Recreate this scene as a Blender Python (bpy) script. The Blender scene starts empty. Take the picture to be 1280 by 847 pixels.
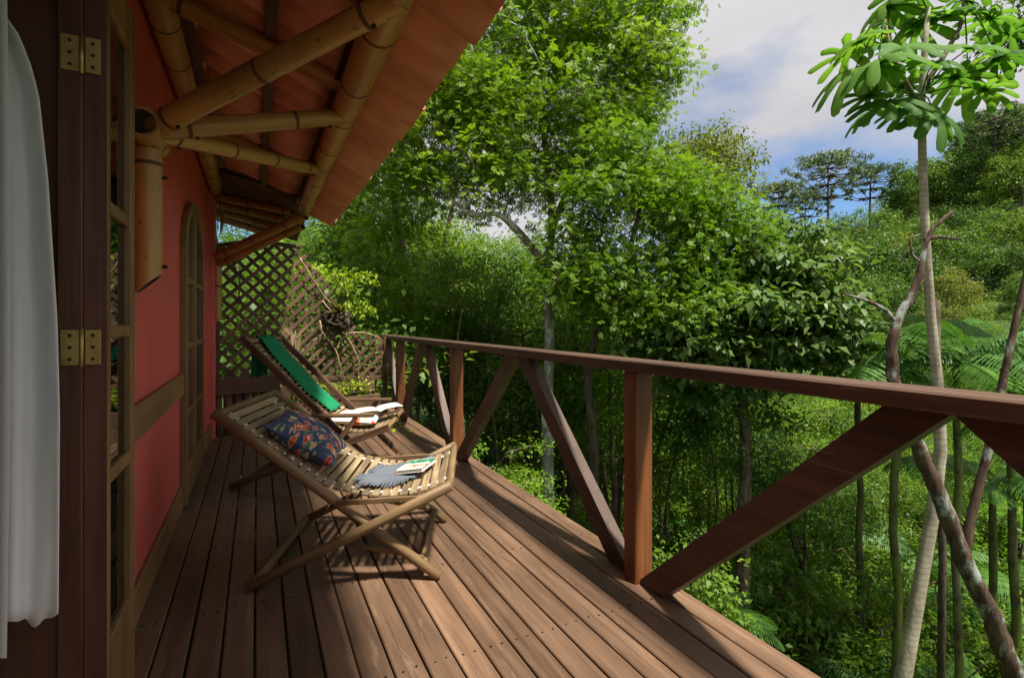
import bpy, math, random
import numpy as np
from mathutils import Vector, Matrix

random.seed(7)
RNG = np.random.default_rng(11)
SC = bpy.context.scene
COL = SC.collection
PI = math.pi

# ------------------------------------------------------------------ camera
# world: X away from the house wall, Y along the wall, Z up, deck surface at Z = 0
F_PX, U0, V0, CAM_H = 660.0, 640.0, 402.0, 1.15
TH = math.atan(318.0 / F_PX)
CT, ST = math.cos(TH), math.sin(TH)
cam_data = bpy.data.cameras.new('camera')
cam_data.sensor_width = 36.0
cam_data.lens = F_PX / 1280.0 * 36.0
cam_data.shift_y = -21.5 / 1280.0
cam_data.clip_start = 0.05
cam_data.clip_end = 3000
cam = bpy.data.objects.new('camera', cam_data)
COL.objects.link(cam)
cam.location = (0, 0, CAM_H)
cam.rotation_euler = (PI / 2, 0, -TH)
SC.camera = cam

# ------------------------------------------------------------------ sky and sun
SUN_DIR = Vector((-0.16, 0.40, -1.0)).normalized()       # the way light travels
to_sun = -SUN_DIR
SUN_EL = math.asin(to_sun.z)
SUN_AZ = math.atan2(to_sun.x, to_sun.y)
world = bpy.data.worlds.new('World')
SC.world = world
world.use_nodes = True
wn, wl = world.node_tree.nodes, world.node_tree.links
wn.clear()
w_out = wn.new('ShaderNodeOutputWorld')
w_bg = wn.new('ShaderNodeBackground')
w_bg.inputs['Strength'].default_value = 0.1
w_sky = wn.new('ShaderNodeTexSky')
w_sky.sky_type = 'NISHITA'
w_sky.sun_disc = False
w_sky.sun_elevation = SUN_EL
w_sky.sun_rotation = SUN_AZ
w_sky.altitude = 900
w_tc = wn.new('ShaderNodeTexCoord')
w_map = wn.new('ShaderNodeMapping')
w_map.inputs['Location'].default_value = (0.10, 0.35, 0.0)
w_map.inputs['Scale'].default_value = (1.0, 1.0, 2.3)
wl.new(w_tc.outputs['Generated'], w_map.inputs['Vector'])
w_n = wn.new('ShaderNodeTexNoise')
w_n.inputs['Scale'].default_value = 1.7
w_n.inputs['Detail'].default_value = 7
w_n.inputs['Roughness'].default_value = 0.5
wl.new(w_map.outputs[0], w_n.inputs['Vector'])
w_r = wn.new('ShaderNodeValToRGB')
w_r.color_ramp.elements[0].position = 0.60
w_r.color_ramp.elements[1].position = 0.73
w_sep = wn.new('ShaderNodeSeparateXYZ')
wl.new(w_tc.outputs['Generated'], w_sep.inputs[0])
w_el = wn.new('ShaderNodeMath'); w_el.operation = 'MULTIPLY_ADD'
w_el.inputs[1].default_value = 1.0
wl.new(w_sep.outputs[2], w_el.inputs[0]); wl.new(w_n.outputs[0], w_el.inputs[2])
wl.new(w_el.outputs[0], w_r.inputs[0])
w_n2 = wn.new('ShaderNodeTexNoise')
w_n2.inputs['Scale'].default_value = 3.0
w_n2.inputs['Detail'].default_value = 5
wl.new(w_map.outputs[0], w_n2.inputs['Vector'])
w_cc = wn.new('ShaderNodeMix'); w_cc.data_type = 'RGBA'
w_cc.inputs[6].default_value = (0.60, 0.595, 0.625, 1)
w_cc.inputs[7].default_value = (0.90, 0.885, 0.90, 1)
wl.new(w_n2.outputs[0], w_cc.inputs[0])
w_tint = wn.new('ShaderNodeMix'); w_tint.data_type = 'RGBA'; w_tint.blend_type = 'MULTIPLY'
w_tint.inputs[0].default_value = 1.0
w_tint.inputs[7].default_value = (0.115, 0.142, 0.17, 1)
wl.new(w_sky.outputs[0], w_tint.inputs[6])
w_mix = wn.new('ShaderNodeMix'); w_mix.data_type = 'RGBA'
wl.new(w_r.outputs[0], w_mix.inputs[0])
wl.new(w_tint.outputs[2], w_mix.inputs[6])
wl.new(w_cc.outputs[2], w_mix.inputs[7])
wl.new(w_mix.outputs[2], w_bg.inputs[0])
wl.new(w_bg.outputs[0], w_out.inputs[0])

sun_data = bpy.data.lights.new('sun', 'SUN')
sun_data.energy = 1.1
sun_data.angle = math.radians(4)
sun_data.color = (1.0, 0.94, 0.84)
sun = bpy.data.objects.new('sun', sun_data)
COL.objects.link(sun)
sun.rotation_euler = SUN_DIR.to_track_quat('-Z', 'Y').to_euler()
sun.location = (0, 0, 30)

SC.view_settings.view_transform = 'Standard'
SC.view_settings.look = 'None'
SC.view_settings.gamma = 1.0
SC.view_settings.exposure = 3.2
SC.view_settings.use_curve_mapping = False
SC.render.engine = 'CYCLES'
SC.cycles.use_denoising = True
SC.cycles.max_bounces = 9
SC.cycles.diffuse_bounces = 6
SC.cycles.transmission_bounces = 4
SC.cycles.transparent_max_bounces = 6
SC.cycles.caustics_reflective = False
SC.cycles.caustics_refractive = False

# ------------------------------------------------------------------ helpers
def W(u, v, d):
    """photo pixel at depth d (metres along the view axis) -> world point"""
    r = (u - U0) / F_PX * d
    z = -(v - V0) / F_PX * d
    return Vector((r * CT + d * ST, d * CT - r * ST, z + CAM_H))

def RD(r, d):
    return (r * CT + d * ST, d * CT - r * ST)

def sstep(x, a, b):
    t = np.clip((x - a) / (b - a), 0, 1)
    return t * t * (3 - 2 * t)

class MB:
    """collects geometry for ONE mesh"""
    def __init__(s):
        s.v, s.f, s.var = [], [], []
        s.mi = []
        s.cur = 0
    def add(s, verts, faces, var=None):
        o = len(s.v)
        s.v.extend([tuple(p) for p in verts])
        s.f.extend([tuple(i + o for i in f) for f in faces])
        s.mi.extend([s.cur] * len(faces))
    def box(s, x0, x1, y0, y1, z0, z1, M=None):
        vs = [Vector(p) for p in ((x0,y0,z0),(x1,y0,z0),(x1,y1,z0),(x0,y1,z0),(x0,y0,z1),(x1,y0,z1),(x1,y1,z1),(x0,y1,z1))]
        if M: vs = [M @ p for p in vs]
        s.add(vs, [(0,3,2,1),(4,5,6,7),(0,1,5,4),(1,2,6,5),(2,3,7,6),(3,0,4,7)])
    def cbox(s, x0, x1, y0, y1, z0, z1, c=0.004, M=None):
        """box with chamfered edges (convex hull of 24 points)"""
        pts = []
        for X in (0, 1):
            for Y in (0, 1):
                for Z in (0, 1):
                    x, y, z = (x0, x1)[X], (y0, y1)[Y], (z0, z1)[Z]
                    sx, sy, sz = (1, -1)[X] * c, (1, -1)[Y] * c, (1, -1)[Z] * c
                    pts += [(x, y + sy, z + sz), (x + sx, y, z + sz), (x + sx, y + sy, z)]
        i = lambda X, Y, Z, k: (X * 4 + Y * 2 + Z) * 3 + k
        fs = []
        for a in (0, 1):
            q = [i(a,0,0,0), i(a,1,0,0), i(a,1,1,0), i(a,0,1,0)]; fs.append(q if a else q[::-1])
            q = [i(0,a,0,1), i(0,a,1,1), i(1,a,1,1), i(1,a,0,1)]; fs.append(q if a else q[::-1])
            q = [i(0,0,a,2), i(1,0,a,2), i(1,1,a,2), i(0,1,a,2)]; fs.append(q if a else q[::-1])
        for a in (0, 1):
            for b in (0, 1):
                q = [i(a,b,0,0), i(a,b,0,1), i(a,b,1,1), i(a,b,1,0)]; fs.append(q if a == b else q[::-1])
                q = [i(a,0,b,0), i(a,0,b,2), i(a,1,b,2), i(a,1,b,0)]; fs.append(q[::-1] if a == b else q)
                q = [i(0,a,b,1), i(0,a,b,2), i(1,a,b,2), i(1,a,b,1)]; fs.append(q if a == b else q[::-1])
        for a in (0, 1):
            for b in (0, 1):
                for e in (0, 1):
                    q = [i(a,b,e,0), i(a,b,e,1), i(a,b,e,2)]; fs.append(q if (a + b + e) % 2 else q[::-1])
        if M: pts = [M @ Vector(p) for p in pts]
        s.add(pts, fs)
    def bar(s, a, b, w, t, up=(0, 0, 1), c=0.003):
        """bar of section w (across) by t (along up) from a to b"""
        a, b = Vector(a), Vector(b)
        y = (b - a); L = y.length; y.normalize()
        u = Vector(up); u = (u - y * u.dot(y)).normalized()
        x = y.cross(u)
        M = Matrix((x, y, u)).transposed().to_4x4(); M.translation = a
        s.cbox(-w/2, w/2, 0, L, -t/2, t/2, c, M)
    def tube(s, pts, rad, n=8, cap=True, wob=0.0):
        pts = [Vector(p) for p in pts]
        m = len(pts)
        if not hasattr(rad, '__len__'): rad = [rad] * m
        vs, fs = [], []
        t0 = (pts[1] - pts[0]).normalized()
        ref = Vector((0, 0, 1)) if abs(t0.z) < 0.9 else Vector((1, 0, 0))
        x = t0.cross(ref).normalized()
        for k in range(m):
            t = (pts[min(k+1, m-1)] - pts[max(k-1, 0)]).normalized()
            x = (x - t * x.dot(t)).normalized()
            y = t.cross(x)
            for j in range(n):
                a = 2 * PI * j / n
                rr = rad[k] * (1 + (random.uniform(-wob, wob) if wob else 0))
                vs.append(pts[k] + x * (math.cos(a) * rr) + y * (math.sin(a) * rr))
        for k in range(m - 1):
            for j in range(n):
                j2 = (j + 1) % n
                fs.append((k*n + j, k*n + j2, (k+1)*n + j2, (k+1)*n + j))
        if cap:
            fs.append(tuple(range(n - 1, -1, -1)))
            fs.append(tuple((m-1)*n + j for j in range(n)))
        s.add(vs, fs)
    def mesh(s, name, mats, smooth=False):
        me = bpy.data.meshes.new(name)
        me.from_pydata(s.v, [], s.f)
        if not isinstance(mats, (list, tuple)): mats = [mats]
        for m in mats: me.materials.append(m)
        if len(mats) > 1: me.polygons.foreach_set('material_index', s.mi)
        if smooth: me.polygons.foreach_set('use_smooth', [True] * len(me.polygons))
        me.update()
        return me
    def build(s, name, mats, parent=None, smooth=False, world_space=True):
        return link(name, s.mesh(name, mats, smooth), parent, world_space)

def link(name, me, parent=None, world_space=False):
    o = bpy.data.objects.new(name, me)
    COL.objects.link(o)
    if parent is not None:
        o.parent = parent
        if world_space:
            o.matrix_parent_inverse = WM[parent.name].inverted()
            WM[o.name] = WM[parent.name].copy() @ WM[parent.name].inverted()
        else:
            WM[o.name] = WM[parent.name].copy()
    else:
        WM[o.name] = Matrix.Identity(4)
    return o

WM = {}
def tag(o, label, cat=None, group=None, kind=None):
    if label: o['label'] = label
    if cat: o['category'] = cat
    if group: o['group'] = group
    if kind: o['kind'] = kind
    return o

def thing(name, loc, label=None, cat=None, group=None, rz=0.0, scale=1.0):
    o = bpy.data.objects.new(name, None)
    COL.objects.link(o)
    o.empty_display_size = 0.1
    o.location = loc
    o.rotation_euler = (0, 0, rz)
    o.scale = (scale,) * 3
    WM[o.name] = Matrix.Translation(Vector(loc)) @ Matrix.Rotation(rz, 4, 'Z') @ Matrix.Scale(scale, 4)
    if label: tag(o, label, cat, group)
    return o

# ------------------------------------------------------------------ materials
def newmat(name):
    m = bpy.data.materials.new(name)
    m.use_nodes = True
    n, l = m.node_tree.nodes, m.node_tree.links
    return m, n, l, n['Principled BSDF']

def mixc(n, l, fac, a, b, blend='MIX'):
    x = n.new('ShaderNodeMix'); x.data_type = 'RGBA'; x.blend_type = blend
    for sock, val in ((x.inputs[0], fac), (x.inputs[6], a), (x.inputs[7], b)):
        if hasattr(val, 'is_output'): l.new(val, sock)
        elif isinstance(val, (int, float)): sock.default_value = val
        else: sock.default_value = (*val, 1)
    return x.outputs[2]

def ramp(n, l, src, stops):
    r = n.new('ShaderNodeValToRGB')
    e = r.color_ramp.elements
    while len(e) < len(stops): e.new(0.5)
    for k, (p, c) in enumerate(stops):
        e[k].position = p
        e[k].color = (*c, 1) if hasattr(c, '__len__') else (c, c, c, 1)
    l.new(src, r.inputs[0])
    return r.outputs[0]

def noise(n, l, scale=(1, 1, 1), sc=5, det=5, rough=0.55, coord='Object', rnd=False, dist=0.0):
    tc = n.new('ShaderNodeTexCoord')
    mp = n.new('ShaderNodeMapping')
    mp.inputs['Scale'].default_value = scale
    l.new(tc.outputs[coord], mp.inputs['Vector'])
    if rnd:
        oi = n.new('ShaderNodeObjectInfo')
        mu = n.new('ShaderNodeVectorMath'); mu.operation = 'MULTIPLY'
        l.new(oi.outputs['Random'], mu.inputs[0]); mu.inputs[1].default_value = (31, 57, 83)
        l.new(mu.outputs[0], mp.inputs['Location'])
    t = n.new('ShaderNodeTexNoise')
    t.inputs['Scale'].default_value = sc
    t.inputs['Detail'].default_value = det
    t.inputs['Roughness'].default_value = rough
    t.inputs['Distortion'].default_value = dist
    l.new(mp.outputs[0], t.inputs['Vector'])
    return t.outputs[0]

def bump(n, l, bsdf, src, strength=0.3, dist=0.01):
    b = n.new('ShaderNodeBump')
    b.inputs['Strength'].default_value = strength
    b.inputs['Distance'].default_value = dist
    l.new(src, b.inputs['Height'])
    l.new(b.outputs[0], bsdf.inputs['Normal'])

def wood(name, dark, light, axis=1, grain=28, rough=0.55, wear=None, wearpos=0.62, vary=0.25, spec=0.35, blotch=3.0):
    m, n, l, b = newmat(name)
    sc = [grain] * 3; sc[axis] = grain * 0.045
    g = noise(n, l, tuple(sc), 1.0, 8, 0.65, rnd=True, dist=0.4)
    base = mixc(n, l, ramp(n, l, g, [(0.3, 0.0), (0.7, 1.0)]), dark, light)
    s2 = [blotch] * 3; s2[axis] = blotch * 0.3
    bl = noise(n, l, tuple(s2), 1.0, 6, 0.6, rnd=True)
    base = mixc(n, l, ramp(n, l, bl, [(0.35, 0.55), (0.65, 1.0)]), (0.0, 0.0, 0.0), base)
    if wear:
        s3 = [grain * 0.8] * 3; s3[axis] = grain * 0.07
        w = noise(n, l, tuple(s3), 1.0, 9, 0.75, rnd=True, dist=1.0)
        base = mixc(n, l, ramp(n, l, w, [(wearpos, 0.0), (wearpos + 0.14, 0.75)]), base, wear)
    oi = n.new('ShaderNodeObjectInfo')
    vv = ramp(n, l, oi.outputs['Random'], [(0.0, 1.0 - vary), (1.0, 1.0)])
    base = mixc(n, l, 1.0, base, vv, 'MULTIPLY')
    l.new(base, b.inputs['Base Color'])
    rr = ramp(n, l, g, [(0.2, rough - 0.12), (0.8, rough + 0.15)])
    l.new(rr, b.inputs['Roughness'])
    b.inputs['Specular IOR Level'].default_value = spec
    bump(n, l, b, g, 0.25, 0.004)
    return m

def plain(name, col, rough=0.6, metal=0.0, var=0.15, sc=12, spec=0.4, bmp=0.0):
    m, n, l, b = newmat(name)
    t = noise(n, l, (1, 1, 1), sc, 6, 0.6)
    d = tuple(c * (1 - var) for c in col); e = tuple(min(1, c * (1 + var)) for c in col)
    l.new(mixc(n, l, ramp(n, l, t, [(0.3, 0.0), (0.7, 1.0)]), d, e), b.inputs['Base Color'])
    b.inputs['Roughness'].default_value = rough
    b.inputs['Metallic'].default_value = metal
    b.inputs['Specular IOR Level'].default_value = spec
    if bmp: bump(n, l, b, t, bmp, 0.01)
    return m

MAT = {}
MAT['deck'] = wood('deck_wood', (0.112, 0.062, 0.037), (0.24, 0.140, 0.082), 1, 30, 0.52, wear=(0.31, 0.215, 0.14), wearpos=0.58, vary=0.36, blotch=3.4)
MAT['joist'] = wood('joist_wood', (0.05, 0.03, 0.02), (0.10, 0.06, 0.04), 0, 30, 0.7)
MAT['rail'] = wood('rail_wood', (0.065, 0.034, 0.021), (0.155, 0.085, 0.052), 1, 30, 0.55, wear=(0.30, 0.20, 0.13), wearpos=0.58, vary=0.2)
MAT['post'] = wood('post_wood', (0.12, 0.040, 0.014), (0.30, 0.110, 0.036), 2, 26, 0.45, vary=0.25)
MAT['chair'] = wood('chair_wood', (0.15, 0.085, 0.036), (0.38, 0.25, 0.12), 1, 34, 0.5, wear=(0.55, 0.44, 0.28), wearpos=0.6, vary=0.3, blotch=6)
MAT['slat'] = wood('slat_wood', (0.22, 0.145, 0.070), (0.52, 0.40, 0.23), 1, 40, 0.5, wear=(0.62, 0.52, 0.36), wearpos=0.6, vary=0.35, blotch=8)
MAT['chair_dark'] = wood('dark_chair_wood', (0.08, 0.042, 0.022), (0.24, 0.13, 0.065), 1, 34, 0.5, vary=0.3, blotch=6)
MAT['lattice'] = wood('lattice_wood', (0.095, 0.048, 0.025), (0.23, 0.130, 0.070), 1, 40, 0.7, wear=(0.30, 0.22, 0.14), wearpos=0.64, vary=0.45, blotch=5)
MAT['door'] = wood('door_wood', (0.19, 0.10, 0.042), (0.40, 0.24, 0.108), 2, 26, 0.45, wear=(0.40, 0.25, 0.12), wearpos=0.68, vary=0.1)
MAT['jamb'] = wood('jamb_wood', (0.060, 0.024, 0.015), (0.150, 0.060, 0.038), 2, 26, 0.42, vary=0.1)
MAT['trim'] = wood('trim_wood', (0.20, 0.098, 0.040), (0.38, 0.215, 0.095), 1, 24, 0.5, vary=0.1)
MAT['log'] = wood('log_wood', (0.07, 0.038, 0.02), (0.22, 0.125, 0.065), 2, 30, 0.8, wear=(0.33, 0.22, 0.13), wearpos=0.62, vary=0.3)
MAT['brass'] = plain('brass', (0.42, 0.30, 0.11), 0.45, 0.8, 0.2, 40)
MAT['dark_metal'] = plain('dark_metal', (0.03, 0.028, 0.025), 0.5, 0.6)
MAT['rope'] = plain('white_cord', (0.72, 0.70, 0.62), 0.8, 0, 0.1, 60)
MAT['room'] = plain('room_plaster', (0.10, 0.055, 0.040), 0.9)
MAT['soil'] = plain('soil', (0.05, 0.032, 0.02), 0.95, 0, 0.4, 6, 0.1, 0.6)

def mat_wall():
    m, n, l, b = newmat('red_plaster')
    t = noise(n, l, (1, 1, 1), 3.0, 7, 0.6)
    c = mixc(n, l, ramp(n, l, t, [(0.3, 0.0), (0.7, 1.0)]), (0.60, 0.090, 0.078), (0.69, 0.122, 0.102))
    t2 = noise(n, l, (1, 1, 0.3), 5.0, 8, 0.7)
    c = mixc(n, l, ramp(n, l, t2, [(0.50, 0.0), (0.72, 0.55)]), c, (0.52, 0.085, 0.072))
    tc = n.new('ShaderNodeTexCoord'); sp = n.new('ShaderNodeSeparateXYZ'); l.new(tc.outputs['Object'], sp.inputs[0])
    dirt = n.new('ShaderNodeMath'); dirt.operation = 'MULTIPLY'
    l.new(ramp(n, l, sp.outputs[2], [(0.12, 1.0), (0.42, 0.0)]), dirt.inputs[0])
    l.new(ramp(n, l, noise(n, l, (1, 1, 1), 22.0, 8, 0.75), [(0.48, 0.0), (0.66, 0.6)]), dirt.inputs[1])
    c = mixc(n, l, dirt.outputs[0], c, (0.22, 0.09, 0.06))
    t4 = noise(n, l, (1, 1, 1), 34.0, 3, 0.5)
    c = mixc(n, l, ramp(n, l, t4, [(0.72, 0.0), (0.76, 0.5)]), c, (0.68, 0.30, 0.26))
    l.new(c, b.inputs['Base Color'])
    b.inputs['Roughness'].default_value = 0.62
    t3 = noise(n, l, (1, 1, 1), 14.0, 8, 0.7, dist=1.5)
    bump(n, l, b, t3, 0.45, 0.012)
    return m
MAT['wall'] = mat_wall()
MAT['pink'] = plain('skylit_pink_plaster', (0.62, 0.14, 0.12), 0.6, 0, 0.12, 8)  # the pier's brighter pink under open sky is put into this colour

def mat_tile():
    m, n, l, b = newmat('terracotta')
    oi = n.new('ShaderNodeObjectInfo')
    c = ramp(n, l, oi.outputs['Random'], [(0.0, (0.56, 0.20, 0.115)), (0.5, (0.65, 0.25, 0.145)), (1.0, (0.72, 0.31, 0.185))])
    t = noise(n, l, (1, 1, 1), 9.0, 7, 0.65, rnd=True)
    c = mixc(n, l, ramp(n, l, t, [(0.45, 0.0), (0.75, 0.5)]), c, (0.22, 0.07, 0.045))
    l.new(c, b.inputs['Base Color'])
    b.inputs['Roughness'].default_value = 0.75
    bump(n, l, b, t, 0.2, 0.006)
    return m
MAT['tile'] = mat_tile()

def mat_bamboo():
    m, n, l, b = newmat('bamboo')
    g = noise(n, l, (14, 14, 0.9), 1.0, 7, 0.6, rnd=True)
    c = mixc(n, l, ramp(n, l, g, [(0.3, 0.0), (0.7, 1.0)]), (0.30, 0.148, 0.042), (0.56, 0.325, 0.108))
    t = noise(n, l, (3, 3, 3), 1.0, 6, 0.6, rnd=True)
    c = mixc(n, l, ramp(n, l, t, [(0.5, 0.0), (0.72, 0.55)]), c, (0.13, 0.055, 0.018))
    sp = noise(n, l, (60, 60, 25), 1.0, 3, 0.5, rnd=True)
    c = mixc(n, l, ramp(n, l, sp, [(0.66, 0.0), (0.72, 0.7)]), c, (0.05, 0.025, 0.012))
    l.new(c, b.inputs['Base Color'])
    b.inputs['Roughness'].default_value = 0.42
    b.inputs['Specular IOR Level'].default_value = 0.45
    bump(n, l, b, g, 0.1, 0.003)
    return m
MAT['bamboo'] = mat_bamboo()
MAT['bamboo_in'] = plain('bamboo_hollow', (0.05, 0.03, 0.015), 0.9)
MAT['node'] = plain('bamboo_node', (0.11, 0.05, 0.018), 0.7)

def mat_glass():
    m = bpy.data.materials.new('pane_glass'); m.use_nodes = True
    n, l = m.node_tree.nodes, m.node_tree.links
    n.clear()
    o = n.new('ShaderNodeOutputMaterial'); mx = n.new('ShaderNodeMixShader')
    tr = n.new('ShaderNodeBsdfTransparent'); gl = n.new('ShaderNodeBsdfGlossy')
    gl.inputs['Roughness'].default_value = 0.015
    fr = n.new('ShaderNodeFresnel'); fr.inputs[0].default_value = 2.3
    tr.inputs[0].default_value = (0.82, 0.86, 0.84, 1)
    l.new(fr.outputs[0], mx.inputs[0]); l.new(tr.outputs[0], mx.inputs[1]); l.new(gl.outputs[0], mx.inputs[2])
    l.new(mx.outputs[0], o.inputs[0])
    return m
MAT['glass'] = mat_glass()

def mat_cloth(name, col, sc=400, rough=0.9, trans=0.0, var=0.08):
    m, n, l, b = newmat(name)
    t = noise(n, l, (1, 1, 1), sc, 3, 0.6)
    d = tuple(c * (1 - var * 2) for c in col)
    l.new(mixc(n, l, t, d, col), b.inputs['Base Color'])
    b.inputs['Roughness'].default_value = rough
    b.inputs['Specular IOR Level'].default_value = 0.15
    bump(n, l, b, t, 0.25, 0.002)
    if trans:
        out = n['Material Output']
        ts = n.new('ShaderNodeBsdfTranslucent'); ts.inputs[0].default_value = (*col, 1)
        mx = n.new('ShaderNodeMixShader'); mx.inputs[0].default_value = trans
        l.new(b.outputs[0], mx.inputs[1]); l.new(ts.outputs[0], mx.inputs[2]); l.new(mx.outputs[0], out.inputs[0])
    return m
MAT['curtain'] = mat_cloth('white_curtain', (0.86, 0.88, 0.90), 300, trans=0.12)
MAT['green_cloth'] = mat_cloth('green_cloth', (0.012, 0.20, 0.085), 250)
MAT['grey_cloth'] = mat_cloth('grey_cloth', (0.15, 0.17, 0.20), 180, var=0.25)
MAT['black_cloth'] = mat_cloth('black_cloth', (0.02, 0.02, 0.022), 180)
MAT['paper'] = plain('paper', (0.62, 0.60, 0.55), 0.7, 0, 0.05)

def mat_floral(name, scale, ground):
    """cotton print: navy (or white) ground, ringed flowers, small leaves"""
    m, n, l, b = newmat(name)
    tc = n.new('ShaderNodeTexCoord')
    mp = n.new('ShaderNodeMapping'); mp.inputs['Scale'].default_value = (1, 1, 0.0)
    l.new(tc.outputs['Object'], mp.inputs['Vector'])
    def vor(sc, off, feat='F1'):
        q = n.new('ShaderNodeMapping'); q.inputs['Location'].default_value = (off, off * 0.7, 0)
        l.new(mp.outputs[0], q.inputs['Vector'])
        x = n.new('ShaderNodeTexVoronoi'); x.inputs['Scale'].default_value = sc; x.inputs['Randomness'].default_value = 0.75
        nz = n.new('ShaderNodeTexNoise'); nz.inputs['Scale'].default_value = sc * 2.5
        l.new(q.outputs[0], nz.inputs['Vector'])
        ad = n.new('ShaderNodeMix'); ad.data_type = 'RGBA'; ad.blend_type = 'LINEAR_LIGHT'; ad.inputs[0].default_value = 0.012
        l.new(q.outputs[0], ad.inputs[6]); l.new(nz.outputs['Color'], ad.inputs[7])
        l.new(ad.outputs[2], x.inputs['Vector'])
        return x
    base = None
    c = ground
    lf = vor(scale * 2.1, 3.7)
    mask = ramp(n, l, lf.outputs['Distance'], [(0.34, 1.0), (0.40, 0.0)])
    sep = n.new('ShaderNodeSeparateColor'); l.new(lf.outputs['Color'], sep.inputs[0])
    lc = ramp(n, l, sep.outputs[0], [(0.0, (0.10, 0.24, 0.09)), (0.45, (0.30, 0.36, 0.16)), (0.7, ground), (1.0, (0.13, 0.25, 0.30))])
    lc.node.color_ramp.interpolation = 'CONSTANT'
    c = mixc(n, l, mask, c, lc)
    fl = vor(scale, 0.0)
    sep = n.new('ShaderNodeSeparateColor'); l.new(fl.outputs['Color'], sep.inputs[0])
    fc = ramp(n, l, sep.outputs[1], [(0.0, (0.55, 0.035, 0.03)), (0.35, (0.62, 0.12, 0.03)), (0.6, (0.65, 0.45, 0.20)), (0.8, (0.60, 0.06, 0.05))])
    fc.node.color_ramp.interpolation = 'CONSTANT'
    cc = ramp(n, l, sep.outputs[2], [(0.0, (0.75, 0.65, 0.45)), (0.5, (0.62, 0.33, 0.04)), (0.8, (0.2, 0.03, 0.05))])
    cc.node.color_ramp.interpolation = 'CONSTANT'
    D = fl.outputs['Distance']
    c = mixc(n, l, ramp(n, l, D, [(0.43, 1.0), (0.46, 0.0)]), c, (0.62, 0.50, 0.36))
    c = mixc(n, l, ramp(n, l, D, [(0.38, 1.0), (0.41, 0.0)]), c, fc)
    c = mixc(n, l, ramp(n, l, D, [(0.20, 1.0), (0.24, 0.0)]), c, cc)
    c = mixc(n, l, ramp(n, l, D, [(0.08, 1.0), (0.11, 0.0)]), c, (0.35, 0.03, 0.05))
    l.new(c, b.inputs['Base Color'])
    b.inputs['Roughness'].default_value = 0.85
    b.inputs['Specular IOR Level'].default_value = 0.2
    return m
MAT['floral'] = mat_floral('floral_print', 23.0, (0.060, 0.080, 0.150))
MAT['floral_pale'] = mat_floral('pale_floral_print', 11.0, (0.60, 0.58, 0.56))

def mat_cover():
    m, n, l, b = newmat('book_cover_print')
    tc = n.new('ShaderNodeTexCoord'); sp = n.new('ShaderNodeSeparateXYZ')
    l.new(tc.outputs['Object'], sp.inputs[0])
    k = ramp(n, l, sp.outputs[1], [(0.0, (0.76, 0.70, 0.58))])
    mr = n.new('ShaderNodeMapRange'); mr.inputs[1].default_value = -0.105; mr.inputs[2].default_value = 0.105
    l.new(sp.outputs[1], mr.inputs[0])
    c = ramp(n, l, mr.outputs[0], [(0.0, (0.78, 0.71, 0.58)), (0.58, (0.03, 0.22, 0.12)), (0.95, (0.75, 0.73, 0.68))])
    c.node.color_ramp.interpolation = 'CONSTANT'
    t = noise(n, l, (1, 1, 0), 16.0, 2, 0.4)
    mr2 = n.new('ShaderNodeMath'); mr2.operation = 'LESS_THAN'; mr2.inputs[1].default_value = 0.42
    l.new(mr.outputs[0], mr2.inputs[0])
    mm = n.new('ShaderNodeMath'); mm.operation = 'MULTIPLY'
    l.new(ramp(n, l, t, [(0.52, 0.0), (0.56, 1.0)]), mm.inputs[0]); l.new(mr2.outputs[0], mm.inputs[1])
    c = mixc(n, l, mm.outputs[0], c, (0.60, 0.16, 0.04))
    t2 = noise(n, l, (1, 1, 0), 45.0, 2, 0.4)
    gt = n.new('ShaderNodeMath'); gt.operation = 'GREATER_THAN'; gt.inputs[1].default_value = 0.62
    l.new(mr.outputs[0], gt.inputs[0])
    m2 = n.new('ShaderNodeMath'); m2.operation = 'MULTIPLY'
    l.new(ramp(n, l, t2, [(0.60, 0.0), (0.64, 0.8)]), m2.inputs[0]); l.new(gt.outputs[0], m2.inputs[1])
    c = mixc(n, l, m2.outputs[0], c, (0.7, 0.75, 0.7))
    l.new(c, b.inputs['Base Color'])
    b.inputs['Roughness'].default_value = 0.3
    return m
MAT['cover'] = mat_cover()

def mat_leaf(name, c1, c2, trans=0.35, rough=0.5, spec=0.3, tint=0.25, warm=(0.30, 0.24, 0.05), warmth=0.06):
    m, n, l, b = newmat(name)
    at = n.new('ShaderNodeAttribute'); at.attribute_name = 'var'
    c = mixc(n, l, at.outputs['Fac'], c1, c2)
    oi = n.new('ShaderNodeObjectInfo')
    c = mixc(n, l, 1.0, c, ramp(n, l, oi.outputs['Random'], [(0.0, (1 - tint, 1 - tint * 0.8, 1 - tint)), (0.5, (1, 1, 1)), (1.0, (1 + tint * 0.5, 1 + tint * 0.2, 1 - tint * 0.5))]), 'MULTIPLY')
    w = ramp(n, l, at.outputs['Fac'], [(1 - warmth, 0.0), (1 - warmth * 0.9, 0.7)])
    c = mixc(n, l, w, c, warm)
    l.new(c, b.inputs['Base Color'])
    b.inputs['Roughness'].default_value = rough
    b.inputs['Specular IOR Level'].default_value = spec
    ts = n.new('ShaderNodeBsdfTranslucent')
    tc = mixc(n, l, 1.0, c, (1.25, 1.25, 0.55), 'MULTIPLY')
    l.new(tc, ts.inputs[0])
    mx = n.new('ShaderNodeMixShader'); mx.inputs[0].default_value = trans
    l.new(b.outputs[0], mx.inputs[1]); l.new(ts.outputs[0], mx.inputs[2])
    l.new(mx.outputs[0], n['Material Output'].inputs[0])
    return m
MAT['leaf_bright'] = mat_leaf('leaf_bright_green', (0.075, 0.185, 0.014), (0.240, 0.375, 0.030), trans=0.48)
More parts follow.
